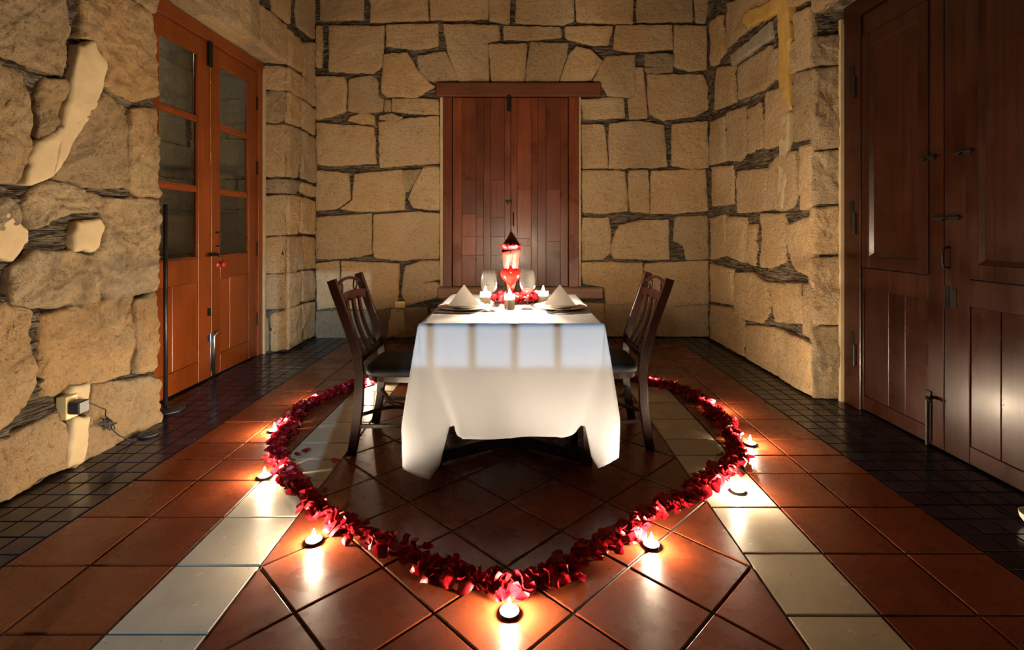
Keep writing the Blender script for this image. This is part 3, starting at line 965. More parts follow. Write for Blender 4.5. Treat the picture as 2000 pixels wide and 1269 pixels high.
trng = random.Random(3)
def tile(poly, mat, name, gap=.0042, bev=.003, tilt=.0022):
    if len(poly) < 3 or abs(area(poly)) < .0006: return None
    if area(poly) < 0: poly = poly[::-1]
    cx = sum(p[0] for p in poly) / len(poly); cy = sum(p[1] for p in poly) / len(poly)
    loc = [(p[0] - cx, p[1] - cy) for p in poly]
    key = (mat, gap, tuple((round(x, 4), round(y, 4)) for x, y in loc))
    me = tile_cache.get(key)
    if me is None:
        v, f = tile_geo(loc, gap, bev)
        me = mesh_data(name, v, f, M[mat]); tile_cache[key] = me
    o = obj(name, me, floor, (cx, cy, trng.uniform(-.0006, .0002)))
    o.rotation_euler = (trng.gauss(0, tilt), trng.gauss(0, tilt), 0)
    return o
def rect(x0, x1, y0, y1): return [(x0, y0), (x1, y0), (x1, y1), (x0, y1)]

rowsL = [.584, .888, 1.192, 1.496, 1.80, 2.103, 2.41, 2.63, 2.834, 3.138, 3.435, 3.735, 4.03, 4.338, 4.645, 4.958, 5.31]
rowsR = [.654, .958, 1.262, 1.567, 1.867, 2.177, 2.478, 2.677, 2.885, 3.186, 3.49, 3.79, 4.09, 4.39, 4.69, 4.99, 5.31]
colsL = [-1.807, -1.505, -1.203, -.903]
colsR = [.820, 1.113, 1.41, 1.709]
for rows, cols, beige in ((rowsL, colsL, 2), (rowsR, colsR, 0)):
    for j in range(len(rows) - 1):
        for k in range(3):
            m = 'beige_tile' if (k == beige and rows[j] < 4.0) else 'terracotta'
            tile(rect(cols[k], cols[k + 1], rows[j], rows[j + 1]), m, 'floor_tile')
# diagonal field
X0, X1, Y0, Y1 = -.903, .820, .50, 4.03
q = .2149
ox, oy = -.0425, 1.792
for a in range(-40, 41):
    for b in range(-12, 13):
        if (a + b) % 2: continue
        cx, cy = ox + b * q, oy + q + a * q
        if not (X0 - q < cx < X1 + q and Y0 - q < cy < Y1 + q): continue
        P = clip([(cx, cy - q), (cx + q, cy), (cx, cy + q), (cx - q, cy)], X0, X1, Y0, Y1)
        tile(P, 'terracotta', 'floor_tile')
# plain field behind the table
ys = [4.03, 4.338, 4.645, 4.958, 5.31]
xs = [-.903, -.616, -.329, -.042, .245, .532, .820]
for j in range(4):
    for k in range(6):
        tile(rect(xs[k], xs[k + 1], ys[j], ys[j + 1]), 'terracotta', 'floor_tile')
# black glazed tiles along the walls
pitch = .105
black = []
def fill_black(x0, x1, y0, y1, ax, ay):
    kx0 = math.floor((x0 - ax) / pitch); kx1 = math.ceil((x1 - ax) / pitch)
    ky0 = math.floor((y0 - ay) / pitch); ky1 = math.ceil((y1 - ay) / pitch)
    for i in range(kx0, kx1):
        for j in range(ky0, ky1):
            P = clip(rect(ax + i * pitch, ax + (i + 1) * pitch, ay + j * pitch, ay + (j + 1) * pitch), x0, x1, y0, y1)
            if len(P) >= 3 and abs(area(P)) > .0015: black.append(P)
fill_black(XL, -1.807, .6, YB, -1.807, .6)
fill_black(XDL + .05, XL, PL_Y, PL_R0, -1.807, .6)
fill_black(1.709, XR, .6, YB, 1.709, .62)
fill_black(XR, XDR, PR_N, PR_C, 1.709, .62)
fill_black(-1.807, 1.709, 5.31, YB, -1.807, 5.31)
def seen(P):
    x = sum(p[0] for p in P) / len(P); y = sum(p[1] for p in P) / len(P)
    if y < .3: return 0
    px = VPX + FPX * x / y; py = VPY + FPX * H / y
    return (1 / y ** 3) if (-20 < px < 2020 and py < 1290) else 0
black.sort(key=seen, reverse=True)
for P in black[:300]:
    tile(P, 'black_tile', 'border_tile', .003, .002, .004)
rest = MB()
for P in black[300:]:
    P = P if area(P) > 0 else P[::-1]
    v, f = tile_geo(P, .003, .002)
    rest.add(v, f)
tag(rest.build('border_tiles', M['black_tile'], floor), kind='stuff')

# ------------------------------------------------------------------ window_1: brown shutters in the back wall
w1 = empty('window_1', (0, YB, .42))
tag(w1, 'closed reddish-brown plank shutters under a heavy wooden lintel in the back wall', 'window', kind='structure')
def px3(x, y, Y): return ((x - VPX) / FPX * Y, H + (VPY - y) / FPX * Y)
W1 = Vector((0, YB, .42))
def part(mb, name, mat, parent, org, smooth=False):
    mb.v = [tuple(Vector(p) - org) for p in mb.v]
    return mb.build(name, mat, parent, smooth)
SY = YB - .005
part(MB().box(-.885, .905, SY - .045, YB + .05, 2.622, 2.772, .012), 'lintel', M['shutter_beam'], w1, W1)
part(MB().box(-.875, .93, SY - .03, YB + .05, .428, .552, .015), 'sill', M['old_beam'], w1, W1)
part(MB().box(-.810, -.712, SY - .028, YB + .05, .554, 2.62, .006), 'frame_post', M['shutter_wood'], w1, W1)
part(MB().box(.555, .665, SY - .028, YB + .05, .554, 2.62, .006), 'frame_post', M['shutter_wood'], w1, W1)
edgesA = [885, 903, 930, 945, 959, 986, 997.4]
edgesB = [998.2, 1010, 1037.5, 1050, 1066.5, 1094, 1109]
rgw = random.Random(5)
for E, nm in ((edgesA, 0), (edgesB, 1)):
    xa = (E[0] - VPX) * YB / FPX; xb = (E[-1] - VPX) * YB / FPX
    sh = part(MB().box(xa, xb, SY - .004, SY + .02, .560, 2.615), 'shutter', M['shutter_wood'], w1, W1)
    for i in range(6):
        x0 = (E[i] - VPX) * YB / FPX; x1 = (E[i + 1] - VPX) * YB / FPX
        stile = i in (0, 3, 5) if nm == 0 else i in (0, 2, 3, 5)
        zs = [(.562, 2.613)]
        if not stile:
            cut = [.90, 1.10, 1.31 + .04 * (i == 1), 1.72] if nm == 0 else [1.00, 1.08, 1.62]
            if i == 4 and nm == 1: cut = [1.05, 1.62]
            zs = list(zip([.562] + cut, cut + [2.613]))
        for (a, b) in zs:
            d = .022 if stile else .012 + rgw.uniform(-.003, .004)
            part(MB().box(x0 + .0012, x1 - .0012, SY - d, SY + .004, a + .0006, b - .0006, .0022), 'plank', M['shutter_wood'], sh, W1)
xm = (994 - VPX) * YB / FPX
part(MB().box(xm - .022, xm + .022, SY - .05, SY - .02, 2.46, 2.64, .006), 'top_bolt', M['iron'], w1, W1)
ch = MB()
for k in range(58):
    z = 2.46 - k * .0135
    ch.lathe([(.0005, -.005), (.0042, -.002), (.0042, .002), (.0005, .005)], 6, (xm + .002, SY - .036, z))
part(ch, 'pull_chain', M['steel'], w1, W1, True)
part(MB().box(xm - .04, xm + .035, SY - .036, SY - .02, 1.475, 1.50, .003).box(xm - .02, xm + .0, SY - .044, SY - .03, 1.455, 1.50, .003), 'latch', M['iron'], w1, W1)
hx, hz = px3(1003, 428, YB)
part(MB().tube([(hx, SY - .02, hz + .07), (hx, SY - .055, hz + .06), (hx, SY - .055, hz - .06), (hx, SY - .02, hz - .07)], .007), 'pull_handle', M['iron'], w1, W1, True)

# ------------------------------------------------------------------ door_1: orange glazed double door
d1 = empty('door_1', (XDL, 4.06, 0))
tag(d1, 'orange varnished glazed double door with three panes in each leaf', 'door', kind='structure')
D1 = Vector((XDL, 4.06, 0))
fr = MB()
fr.box(XDL - .06, XDL + .035, 3.25, 3.35, 0, 2.75, .004)
fr.box(XDL - .06, XDL + .035, 4.772, 4.862, 0, 2.75, .004)
fr.box(XDL - .06, XDL + .04, 3.25, 4.862, 2.652, 2.755, .004)
part(fr, 'door_frame', M['orange_wood'], d1, D1)
ZG = [.96, 1.487, 2.02, 2.52]
for (ya, yb, ga, gb) in ((3.352, 4.058, 3.47, 3.90), (4.064, 4.770, 4.185, 4.63)):
    lf = MB()
    lf.box(XDL - .02, XDL + .02, ya, ga, 0.012, 2.648, .003)
    lf.box(XDL - .02, XDL + .02, gb, yb, 0.012, 2.648, .003)
    lf.box(XDL - .02, XDL + .019, ga, gb, 2.52, 2.648, .003)
    lf.box(XDL - .02, XDL + .019, ga, gb, .78, .96, .003)
    lf.box(XDL - .02, XDL + .019, ga, gb, .012, .17, .003)
    leaf = part(lf, 'door_leaf', M['orange_wood'], d1, D1)
    ym = (ga + gb) / 2
    for (pa, pb) in ((ga, ga + (gb - ga) * .34), (ga + (gb - ga) * .34, gb)):
        part(MB().box(XDL - .012, XDL + .012, pa + .001, pb - .001, .17, .78, .004), 'panel', M['orange_wood'], leaf, D1)
    for z in ZG[1:3]:
        part(MB().box(XDL - .015, XDL + .015, ga, gb, z - .014, z + .014, .003), 'muntin', M['orange_wood'], leaf, D1)
    for k in range(3):
        part(MB().box(XDL - .003, XDL + .003, ga + .001, gb - .001, ZG[k] + .014 * (k > 0), ZG[k + 1] - .014 * (k < 2)), 'pane', M['pane'], leaf, D1)
    bead = MB()
    for k in range(3):
        z0 = ZG[k] + .014 * (k > 0); z1 = ZG[k + 1] - .014 * (k < 2)
        for (a, b, c, d) in ((ga, ga + .010, z0, z1), (gb - .010, gb, z0, z1), (ga, gb, z0, z0 + .010), (ga, gb, z1 - .010, z1)):
            bead.box(XDL + .003, XDL + .012, a, b, c, d)
    part(bead, 'glazing_bead', M['orange_wood'], leaf, D1)
    hg = MB()
    yh = yb - .004 if ya > 4 else ya + .004
    for z in (.35, 1.0, 1.75, 2.35):
        hg.tube([(XDL + .026, yh, z - .06), (XDL + .026, yh, z + .06)], .008)
    part(hg, 'hinge', M['iron'], leaf, D1)
def d1y(x): return XDL / ((x - VPX) / FPX)
def d1z(x, y): return H + (VPY - y) / FPX * d1y(x)
fx = XDL + .02
y_, z_ = d1y(402), d1z(402, 110)
part(MB().box(fx, fx + .025, y_ - .022, y_ + .022, 2.46, 2.66, .005), 'top_bolt', M['iron'], d1, D1)
ch = MB()
for k in range(60):
    z = 2.45 - k * .0128
    ch.lathe([(.0005, -.005), (.0042, -.002), (.0042, .002), (.0005, .005)], 6, (fx + .016, y_ + .002, z))
part(ch, 'pull_chain', M['brass'], d1, D1, True)
y_, z_ = d1y(420), d1z(420, 467)
part(MB().tube([(fx, y_ - .03, z_ + .055), (fx + .03, y_ - .015, z_ + .055), (fx + .036, y_, z_ + .045), (fx + .036, y_, z_ - .045), (fx + .03, y_ - .015, z_ - .055), (fx, y_ - .03, z_ - .055)], .006), 'pull_handle', M['iron'], d1, D1, True)
y_, z_ = d1y(408), d1z(408, 497)
part(MB().box(fx, fx + .014, y_ - .07, y_ + .06, z_ - .014, z_ + .014, .003).tube([(fx + .02, y_ - .06, z_), (fx + .02, y_ + .07, z_)], .006).tube([(fx + .02, y_ + .04, z_), (fx + .04, y_ + .04, z_ - .02)], .005), 'slide_bolt', M['iron'], d1, D1)
y_, z_ = d1y(421), d1z(421, 516)
kn = MB().lathe([(.030, 0), (.030, .006), (.010, .010), (.010, .03), (.022, .036), (.026, .048), (.020, .060), (.004, .064)], 16)
kn.v = [(fx + p[2], y_ + p[0], z_ + p[1]) for p in kn.v]
part(kn, 'door_knob', M['red_glass_knob'], d1, D1, True)
y_ = d1y(409)
part(MB().box(fx, fx + .010, y_ - .03, y_ + .01, .06, .36, .002).tube([(fx + .018, y_ + .0, .004), (fx + .018, y_ + .0, .33), (fx + .03, y_ + .012, .352), (fx + .05, y_ + .045, .355)], .0085), 'floor_bolt', M['steel'], d1, D1, True)
part(MB().box(fx, fx + .003, d1y(403) - .02, d1y(403) + .02, .50, .56).box(fx, fx + .003, d1y(403) - .018, d1y(403) + .018, .30, .35), 'lock_plate', M['iron'], d1, D1)

# ------------------------------------------------------------------ door_2: dark brown door on the right
d2 = empty('door_2', (XDR, 2.7, 0))
tag(d2, 'tall dark brown wooden double door with shuttered upper panels and iron bolts', 'door', kind='structure')
D2 = Vector((XDR, 2.7, 0))
fr = MB()
fr.box(XDR - .035, XDR + .08, 3.343, 3.508, 0, 2.72, .004)
fr.box(XDR - .035, XDR + .08, 1.90, 2.035, 0, 2.72, .004)
fr.box(XDR - .04, XDR + .08, 1.90, 3.508, 2.58, 2.72, .004)
part(fr, 'door_frame', M['dark_wood'], d2, D2)
rgd = random.Random(9)
for (ya, yb, planks, sa, sb) in ((2.706, 3.338, [2.809, 2.983, 3.118, 3.335], 2.797, 3.335),
                                 (2.040, 2.700, [2.09, 2.24, 2.392, 2.55], 2.075, 2.562)):
    lf = MB()
    pa, pb = planks[0], planks[-1]
    lf.box(XDR - .02, XDR + .03, ya, pa, .012, 2.575, .003)
    lf.box(XDR - .02, XDR + .03, pb, yb, .012, 2.575, .003)
    lf.box(XDR - .019, XDR + .03, pa, pb, .795, .93, .003)
    lf.box(XDR - .019, XDR + .03, pa, pb, 2.44, 2.575, .003)
    lf.box(XDR - .019, XDR + .03, pa, pb, .012, .10, .003)
    leaf = part(lf, 'door_leaf', M['dark_wood'], d2, D2)
    for i in range(len(planks) - 1):
        dd = rgd.uniform(.010, .015)
        part(MB().box(XDR - dd, XDR + .02, planks[i] + .001, planks[i + 1] - .001, .10, .795, .002), 'plank', M['dark_wood'], leaf, D2)
    sh = MB()
    sw = .07
    sh.box(XDR - .030, XDR, sa, sa + sw, .935, 2.435, .003)
    sh.box(XDR - .030, XDR, sb - sw, sb, .935, 2.435, .003)
    sh.box(XDR - .029, XDR, sa + sw, sb - sw, .935, 1.01, .003)
    sh.box(XDR - .029, XDR, sa + sw, sb - sw, 2.36, 2.435, .003)
    shutter = part(sh, 'upper_shutter', M['dark_wood'], d2, D2)
    part(MB().box(XDR - .012, XDR + .01, sa + sw, sb - sw, 1.01, 2.36), 'panel', M['dark_wood'], shutter, D2)
    a, b, c, d = sa + sw, sb - sw, 1.01, 2.36
    mo = MB(); t = .022
    for (p0, p1, p2, p3) in (((a, c), (b, c), (b - t, c + t), (a + t, c + t)), ((b, c), (b, d), (b - t, d - t), (b - t, c + t)),
                             ((b, d), (a, d), (a + t, d - t), (b - t, d - t)), ((a, d), (a, c), (a + t, c + t), (a + t, d - t))):
        v = [(XDR - .028, *p0), (XDR - .028, *p1), (XDR - .013, *p2), (XDR - .013, *p3)]
        mo.add(v, [(0, 1, 2, 3)])
    part(mo, 'moulding', M['dark_wood'], shutter, D2)
def d2y(x): return XDR / ((x - VPX) / FPX)
def d2z(x, y): return H + (VPY - y) / FPX * d2y(x)
gx = XDR - .02
def slide(x, y, L, g=gx):
    y_, z_ = d2y(x), d2z(x, y)
    m = MB().box(g - .010, g, y_ - L / 2, y_ + L / 2, z_ - .013, z_ + .013, .002)
    m.tube([(g - .016, y_ - L / 2 - .02, z_), (g - .016, y_ + L / 2, z_)], .006)
    m.tube([(g - .016, y_ - .01, z_), (g - .036, y_ - .01, z_ - .018)], .005)
    part(m, 'slide_bolt', M['iron'], d2, D2)
slide(1823, 309, .09, gx - .008); slide(1893, 297, .09, gx - .008); slide(1857, 425, .15)
y_, z_ = d2y(1862), d2z(1862, 503)
part(MB().tube([(gx, y_, z_ + .055), (gx - .028, y_, z_ + .050), (gx - .036, y_, z_ + .03), (gx - .036, y_, z_ - .03), (gx - .028, y_, z_ - .050), (gx, y_, z_ - .055)], .0065), 'pull_handle', M['iron'], d2, D2, True)
y_, z_ = d2y(1857), d2z(1857, 580)
part(MB().box(gx - .004, gx, y_ + .004, y_ + .012, z_ - .06, z_ + .06).box(gx - .004, gx, y_ - .014, y_ - .006, z_ - .05, z_ + .06).box(gx - .003, gx, y_ - .06, y_ - .02, z_ - .05, z_ + .05), 'lock_plate', M['iron'], d2, D2)
y_ = d2y(1826)
part(MB().box(gx - .010, gx, y_ - .006, y_ + .030, .03, .30, .002).tube([(gx - .016, y_ + .01, .004), (gx - .016, y_ + .01, .255), (gx - .03, y_ - .01, .27), (gx - .05, y_ - .06, .262)], .009), 'floor_bolt', M['iron'], d2, D2)
hg = MB()
for z in (.33, 1.2, 2.1):
    hg.box(XDR - .039, XDR - .034, 3.40, 3.44, z - .0, z + .17)
    hg.tube([(XDR - .042, 3.385, z - .05), (XDR - .042, 3.385, z + .09)], .010)
part(hg, 'hinge', M['iron'], d2, D2)

# ------------------------------------------------------------------ table
TX0, TX1, TY0, TY1, TZ = -.446, .390, 2.31, 3.39, .752
tcx, tcy = (TX0 + TX1) / 2, 2.80
tb = empty('dining_table', (tcx, tcy, 0))
tag(tb, 'dark wooden dining table with a crossed foot frame hidden under the white cloth', 'table')
TO = Vector((tcx, tcy, 0))
part(MB().box(TX0 + .012, TX1 - .012, TY0 + .012, TY1 - .012, TZ - .035, TZ - .006, .006), 'tabletop', M['mahogany'], tb, TO)
feet = [(sx, sy) for sx in (-1, 1) for sy in (-1, 1)]
FX, FY = .375, .235
for sx, sy in feet:
    x, y = tcx + sx * FX, (tcy - FY if sy < 0 else 3.33)
    part(MB().box(x - .024, x + .024, y - .024, y + .024, 0, TZ - .03, .004), 'leg', M['mahogany'], tb, TO)
for sx, sy in feet:
    yy = tcy - FY if sy < 0 else 3.33
    part(MB().bar([(tcx, tcy, .045), (tcx + sx * FX, yy, .045)], .06, .045, Vector((0, 0, 1))), 'cross_foot', M['mahogany'], tb, TO)
part(MB().box(tcx - .03, tcx + .03, tcy - .03, tcy + .03, .0, .11, .006), 'centre_block', M['mahogany'], tb, TO)

# tablecloth
def make_cloth():
    corners = [((TX0, TY0), (1, 0), (0, 1), .150, .085, .685), ((TX1, TY0), (0, 1), (-1, 0), .095, .080, .635),
               ((TX1, TY1), (-1, 0), (0, -1), .12, .07, .64), ((TX0, TY1), (0, -1), (1, 0), .12, .07, .64)]
    NS = 34
    NC = 26          # samples over a corner
    A0 = .20
    vs = []; cols = []
    # perimeter columns, counterclockwise; each column = function s -> point
    def corner_pt(ci, t, s):
        (cx, cy), e_out, e_in, amax, fmax, L = corners[ci]
        # e_out: direction along the next edge, e_in: direction along the previous edge (both away from corner)
        e1 = Vector(e_in); e2 = Vector(e_out); C = Vector((cx, cy))
        a = amax * s ** 1.15; f = fmax * (s ** .9 if s < .72 else .72 ** .9 - .25 * (s - .72))
        out1 = -e2; out2 = -e1
        fl = .028 * s
        P = [C + e1 * A0 + out1 * fl, C + e1 * (a + (A0 - a) * .45) + out1 * fl * .8, C + e1 * a + out1 * fl * .2 * (1 - s) - out1 * .012 * s,
             C + e1 * a * .25 + out1 * f * .75 + out2 * f * .2, C - (e1 + e2) * f,
             C + e2 * a * .25 + out2 * f * .75 + out1 * f * .2, C + e2 * a + out2 * fl * .2 * (1 - s) - out2 * .012 * s, C + e2 * (a + (A0 - a) * .45) + out2 * fl * .8, C + e2 * A0 + out2 * fl]
        n = len(P) - 1
        x = t * n; i = min(int(x), n - 1); w = x - i
        p0 = P[max(i - 1, 0)]; p1 = P[i]; p2 = P[i + 1]; p3 = P[min(i + 2, n)]
        pt = .5 * ((2 * p1) + (p2 - p0) * w + (2 * p0 - 5 * p1 + 4 * p2 - p3) * w * w + (3 * p1 - p0 - 3 * p2 + p3) * w ** 3)
        u = abs(t - .5) * 2
        if u < .5:
            k = 1 if u < .34 else max(0, 1 - (u - .34) / .14); k = k * k * (3 - 2 * k)
            drop = .455 + (L - .07 * max(0, 1 - u / .3) - .455) * k
        else: drop = .455 + .045 * math.sin(PI / 2 * (u - .5) / .5)
        return pt, drop
    def edge_pt(ci, w, s):
        (cx, cy), e_out, _, _, _, _ = corners[ci]
        C = Vector((cx, cy)); D = Vector(corners[(ci + 1) % 4][0]); e = Vector(e_out)
        out = Vector((e.y, -e.x))
        L = (D - C).length
        d = A0 + (L - 2 * A0) * w
        wob = .006 * s * math.sin(d * 23 + ci) + .004 * s * math.sin(d * 9 + 2 * ci)
        # ironed crease half-way along the edge
        cr = .004 * math.exp(-((d - L / 2) / .006) ** 2) * min(1, s * 6)
        hc = .0035 * math.exp(-((s - .13) / .012) ** 2)
        if ci != 0: wob *= 1.2
        pt = C + e * d + out * (.028 * s + wob + cr + hc)
        dr = .50 + .006 * math.sin(d * 7 + ci)
        if ci in (1, 3):            # the side drops rest on the chair seats
            k = min(1, max(0, min(d - A0, L - A0 - d) / .07)); k = k * k * (3 - 2 * k)
            dr = dr + (.272 - dr) * k
        return pt, dr
    columns = []
    for ci in range(4):
        for k in range(NC): columns.append((0, ci, k / NC))
        L = (Vector(corners[(ci + 1) % 4][0]) - Vector(corners[ci][0])).length - 2 * A0
        ne = max(8, int(L / .018))
        for k in range(ne): columns.append((1, ci, k / ne))
    n = len(columns)
    grid = []
    for j in range(NS + 1):
        s = j / NS
        for (kind, ci, t) in columns:
            pt, drop = (corner_pt if kind == 0 else edge_pt)(ci, t, s)
            z = TZ - drop * s
            # rounded edge
            if j == 0:
                cc = Vector((tcx, (TY0 + TY1) / 2)); pt = pt + (cc - pt).normalized() * .006; z = TZ
            elif j == 1: z = TZ - .006 - drop * s * .4
            nz = .0035 * s * noise.noise((pt.x * 9, pt.y * 9, z * 7))
            grid.append((pt.x + nz, pt.y + nz, z))
    fs = []
    for j in range(NS):
        for i in range(n):
            i2 = (i + 1) % n
            fs.append((j * n + i, (j + 1) * n + i, (j + 1) * n + i2, j * n + i2))
    # top: rings inwards
    top0 = 0
    base = len(grid)
    cc = Vector((tcx, (TY0 + TY1) / 2))
    prev = list(range(n))
    for r, sc in enumerate((.97, .9, .75, .5, .25)):
        cur = []
        for i in range(n):
            p = Vector(grid[i][:2]); q_ = cc + (p - cc) * sc
            cur.append(len(grid)); grid.append((q_.x, q_.y, TZ + .0012 * noise.noise((q_.x * 14, q_.y * 14, 3))))
        for i in range(n):
            i2 = (i + 1) % n
            fs.append((prev[i], prev[i2], cur[i2], cur[i]))
        prev = cur
    grid.append((cc.x, cc.y, TZ)); ic = len(grid) - 1
    for i in range(n): fs.append((prev[i], prev[(i + 1) % n], ic))
    return grid, fs
gv, gf = make_cloth()
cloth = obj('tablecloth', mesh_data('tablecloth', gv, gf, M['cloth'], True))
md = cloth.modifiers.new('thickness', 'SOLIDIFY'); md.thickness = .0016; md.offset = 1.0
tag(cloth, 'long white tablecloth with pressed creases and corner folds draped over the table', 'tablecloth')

# ------------------------------------------------------------------ chairs
def make_chair(name, label, loc, rz):
    c = empty(name, loc, rz)
    tag(c, label, 'chair', 'chairs at the dining table')
    def lean(z):      # x of the back post at height z
        pts = [(0, -.02), (.12, .0), (.25, .016), (.42, .022), (.52, .008), (.66, -.035), (.80, -.085), (.91, -.125)]
        for (z0, x0), (z1, x1) in zip(pts, pts[1:]):
            if z <= z1: return x0 + (x1 - x0) * (z - z0) / (z1 - z0)
        return pts[-1][1]
    HY = .225
    zs = [0, .06, .12, .19, .25, .33, .42, .47, .52, .59, .66, .73, .80, .86, .915]
    for s in (-1, 1):
        MB().bar([(lean(z), s * HY, z) for z in zs], .046, .030).build('back_post', M['mahogany'], c)
        MB().bar([(.385, s * (HY - .02), z) for z in (0, .2, .40)], .034, .034).build('front_leg', M['mahogany'], c)
    MB().bar([(lean(.80) + .018 * (1 - (y / HY) ** 2) * -1, y, .795 + .012 * (1 - (y / HY) ** 2)) for y in [HY * k / 6 for k in range(-6, 7)]], .022, .052).build('crest_rail', M['mahogany'], c)
    ar = [(lean(.87) - .012 * math.cos(PI / 2 * k / 8), HY * k / 8, .862 + .042 * math.cos(PI / 2 * k / 8) ** .7 if abs(k) < 8 else .862) for k in range(-8, 9)]
    MB().tube(ar, .0095, 8).build('top_arch', M['mahogany'], c, True)
    for s in (-1, 1):
        yc = s * .125; zc = .857
        MB().tube([(lean(zc) - .008, yc + .030 * math.cos(a), zc + .033 * math.sin(a)) for a in [2 * PI * k / 16 for k in range(16)]], .006, 8, closed=True).build('ring', M['mahogany'], c, True)
    MB().bar([(lean(.49) - .004, y, .488) for y in (-HY, 0, HY)], .024, .040).build('lower_rail', M['mahogany'], c)
    for y in (-.105, 0, .105):
        w = .040 if y == 0 else .032
        MB().bar([(lean(z) - .022 * math.sin(PI * (z - .49) / .30) - .004, y, z) for z in [.49 + .30 * k / 8 for k in range(9)]], .014, w).build('slat', M['mahogany'], c)
    # seat: rounded, domed cushion on a frame
    def seat_ring(k, grow, z, n=40):
        out = []
        for i in range(n):
            a = 2 * PI * i / n
            ca, sa = math.cos(a), math.sin(a)
            e = 2 / 4.2
            x = abs(ca) ** e * (1 if ca >= 0 else -1); y = abs(sa) ** e * (1 if sa >= 0 else -1)
            out.append((.215 + x * .192 * grow * k, y * .222 * grow * k * (1 + .04 * x), z))
        return out
    n = 40
    prof = [(.94, .402), (1.0, .408), (1.02, .425), (1.0, .440), (.94, .449), (.80, .455), (.55, .459), (.25, .461)]
    vs = []; fs = []
    for g, z in prof: vs += seat_ring(1, g, z)
    for r in range(len(prof) - 1):
        for i in range(n): fs.append((r * n + i, r * n + (i + 1) % n, (r + 1) * n + (i + 1) % n, (r + 1) * n + i))
    vs.append((.215, 0, .4615)); fs += [((len(prof) - 1) * n + i, (len(prof) - 1) * n + (i + 1) % n, len(vs) - 1) for i in range(n)]
    fs.append(tuple(range(n - 1, -1, -1)))
    MB().add(vs, fs).build('seat_cushion', M['seat'], c, True)
    vs = seat_ring(1, .95, .375) + seat_ring(1, .95, .403)
    fs = [(i, (i + 1) % n, n + (i + 1) % n, n + i) for i in range(n)] + [tuple(range(n - 1, -1, -1)), tuple(range(n, 2 * n))]
    MB().add(vs, fs).build('seat_frame', M['mahogany'], c)
    for s in (-1, 1):
        MB().bar([(.005, s * HY, .150), (.19, s * (HY - .008), .150), (.385, s * (HY - .02), .150)], .014, .020, Vector((0, 1, 0))).build('stretcher', M['mahogany'], c)
    for sd in (-1, 1):
        hp = [(.012, sd * HY, .205), (.05, sd * .165, .200), (.085, sd * .105, .194), (.115, sd * .055, .188), (.15, sd * .028, .183), (.20, sd * .016, .180), (.28, sd * .0115, .178), (.385, sd * .0115, .176)]
        MB().tube(hp, .0105, 8).build('bent_stretcher', M['mahogany'], c, True)
    MB().bar([(.385, -(HY - .02), .176), (.385, HY - .02, .176)], .014, .020, Vector((1, 0, 0))).build('stretcher', M['mahogany'], c)
    return c
make_chair('dining_chair', 'dark mahogany chair with black seat at the table, on the orange door side', (-.848, 2.905, 0), 0)
make_chair('dining_chair', 'dark mahogany chair with black seat at the table, on the dark brown door side', (.690, 2.968, 0), PI)

# ------------------------------------------------------------------ table setting
TT = TZ + .0022
def charger(loc, label):
    o = empty('dinner_plate', loc); tag(o, label, 'plate', 'plates on the table')
    MB().lathe([(.002, .002), (.085, .001), (.09, .003), (.142, .014), (.145, .0165), (.140, .0165), (.09, .0065), (.002, .0055)], 48, closed_ends=False).build('large_plate', M['china'], o, True)
    MB().lathe([(.002, .0075), (.055, .0070), (.060, .009), (.102, .024), (.104, .027), (.100, .0268), (.058, .0125), (.002, .0115)], 48, closed_ends=False).build('small_plate', M['china'], o, True)
    return o
charger((-.285, 2.755, TT), 'white plates stacked under a grey napkin on the orange door side of the table')
charger((.232, 2.765, TT), 'white plates stacked under a grey napkin on the dark brown door side of the table')
def napkin(loc, rz, label):
    # pyramid-folded napkin: two sloping sheets meeting in a ridge, open at the back
    o = empty('folded_napkin', loc, rz); tag(o, label, 'napkin', 'pyramid-folded napkins')
    t = .004
    A = (0, 0, .108)
    l, r, b = (-.088, -.045, 0), (.088, -.045, 0), (0, .075, 0)
    fr_ = (0, -.058, .002)
    def sheet(pts, nm):
        m = MB(); cen = Vector((0, 0, .03))
        inner = [tuple(Vector(p) + (cen - Vector(p)).normalized() * t * 2) for p in pts]
        n = len(pts)
        m.add(list(pts) + inner, [tuple(range(n)), tuple(range(2 * n - 1, n - 1, -1))] + [(i, n + i, n + (i + 1) % n, (i + 1) % n) for i in range(n)])
        m.build(nm, M['napkin'], o)
    sheet([A, l, r], 'front_fold')
    sheet([A, (-.084, -.040, .002), (-.06, .03, 0), b], 'side_fold')
    sheet([A, b, (.06, .03, 0), (.084, -.040, .002)], 'side_fold')
    return o
napkin((-.288, 2.755, TT + .022), .10, 'grey-white napkin folded into a pyramid, on the orange door side plates')
napkin((.228, 2.765, TT + .022), -.10, 'grey-white napkin folded into a pyramid, on the dark brown door side plates')

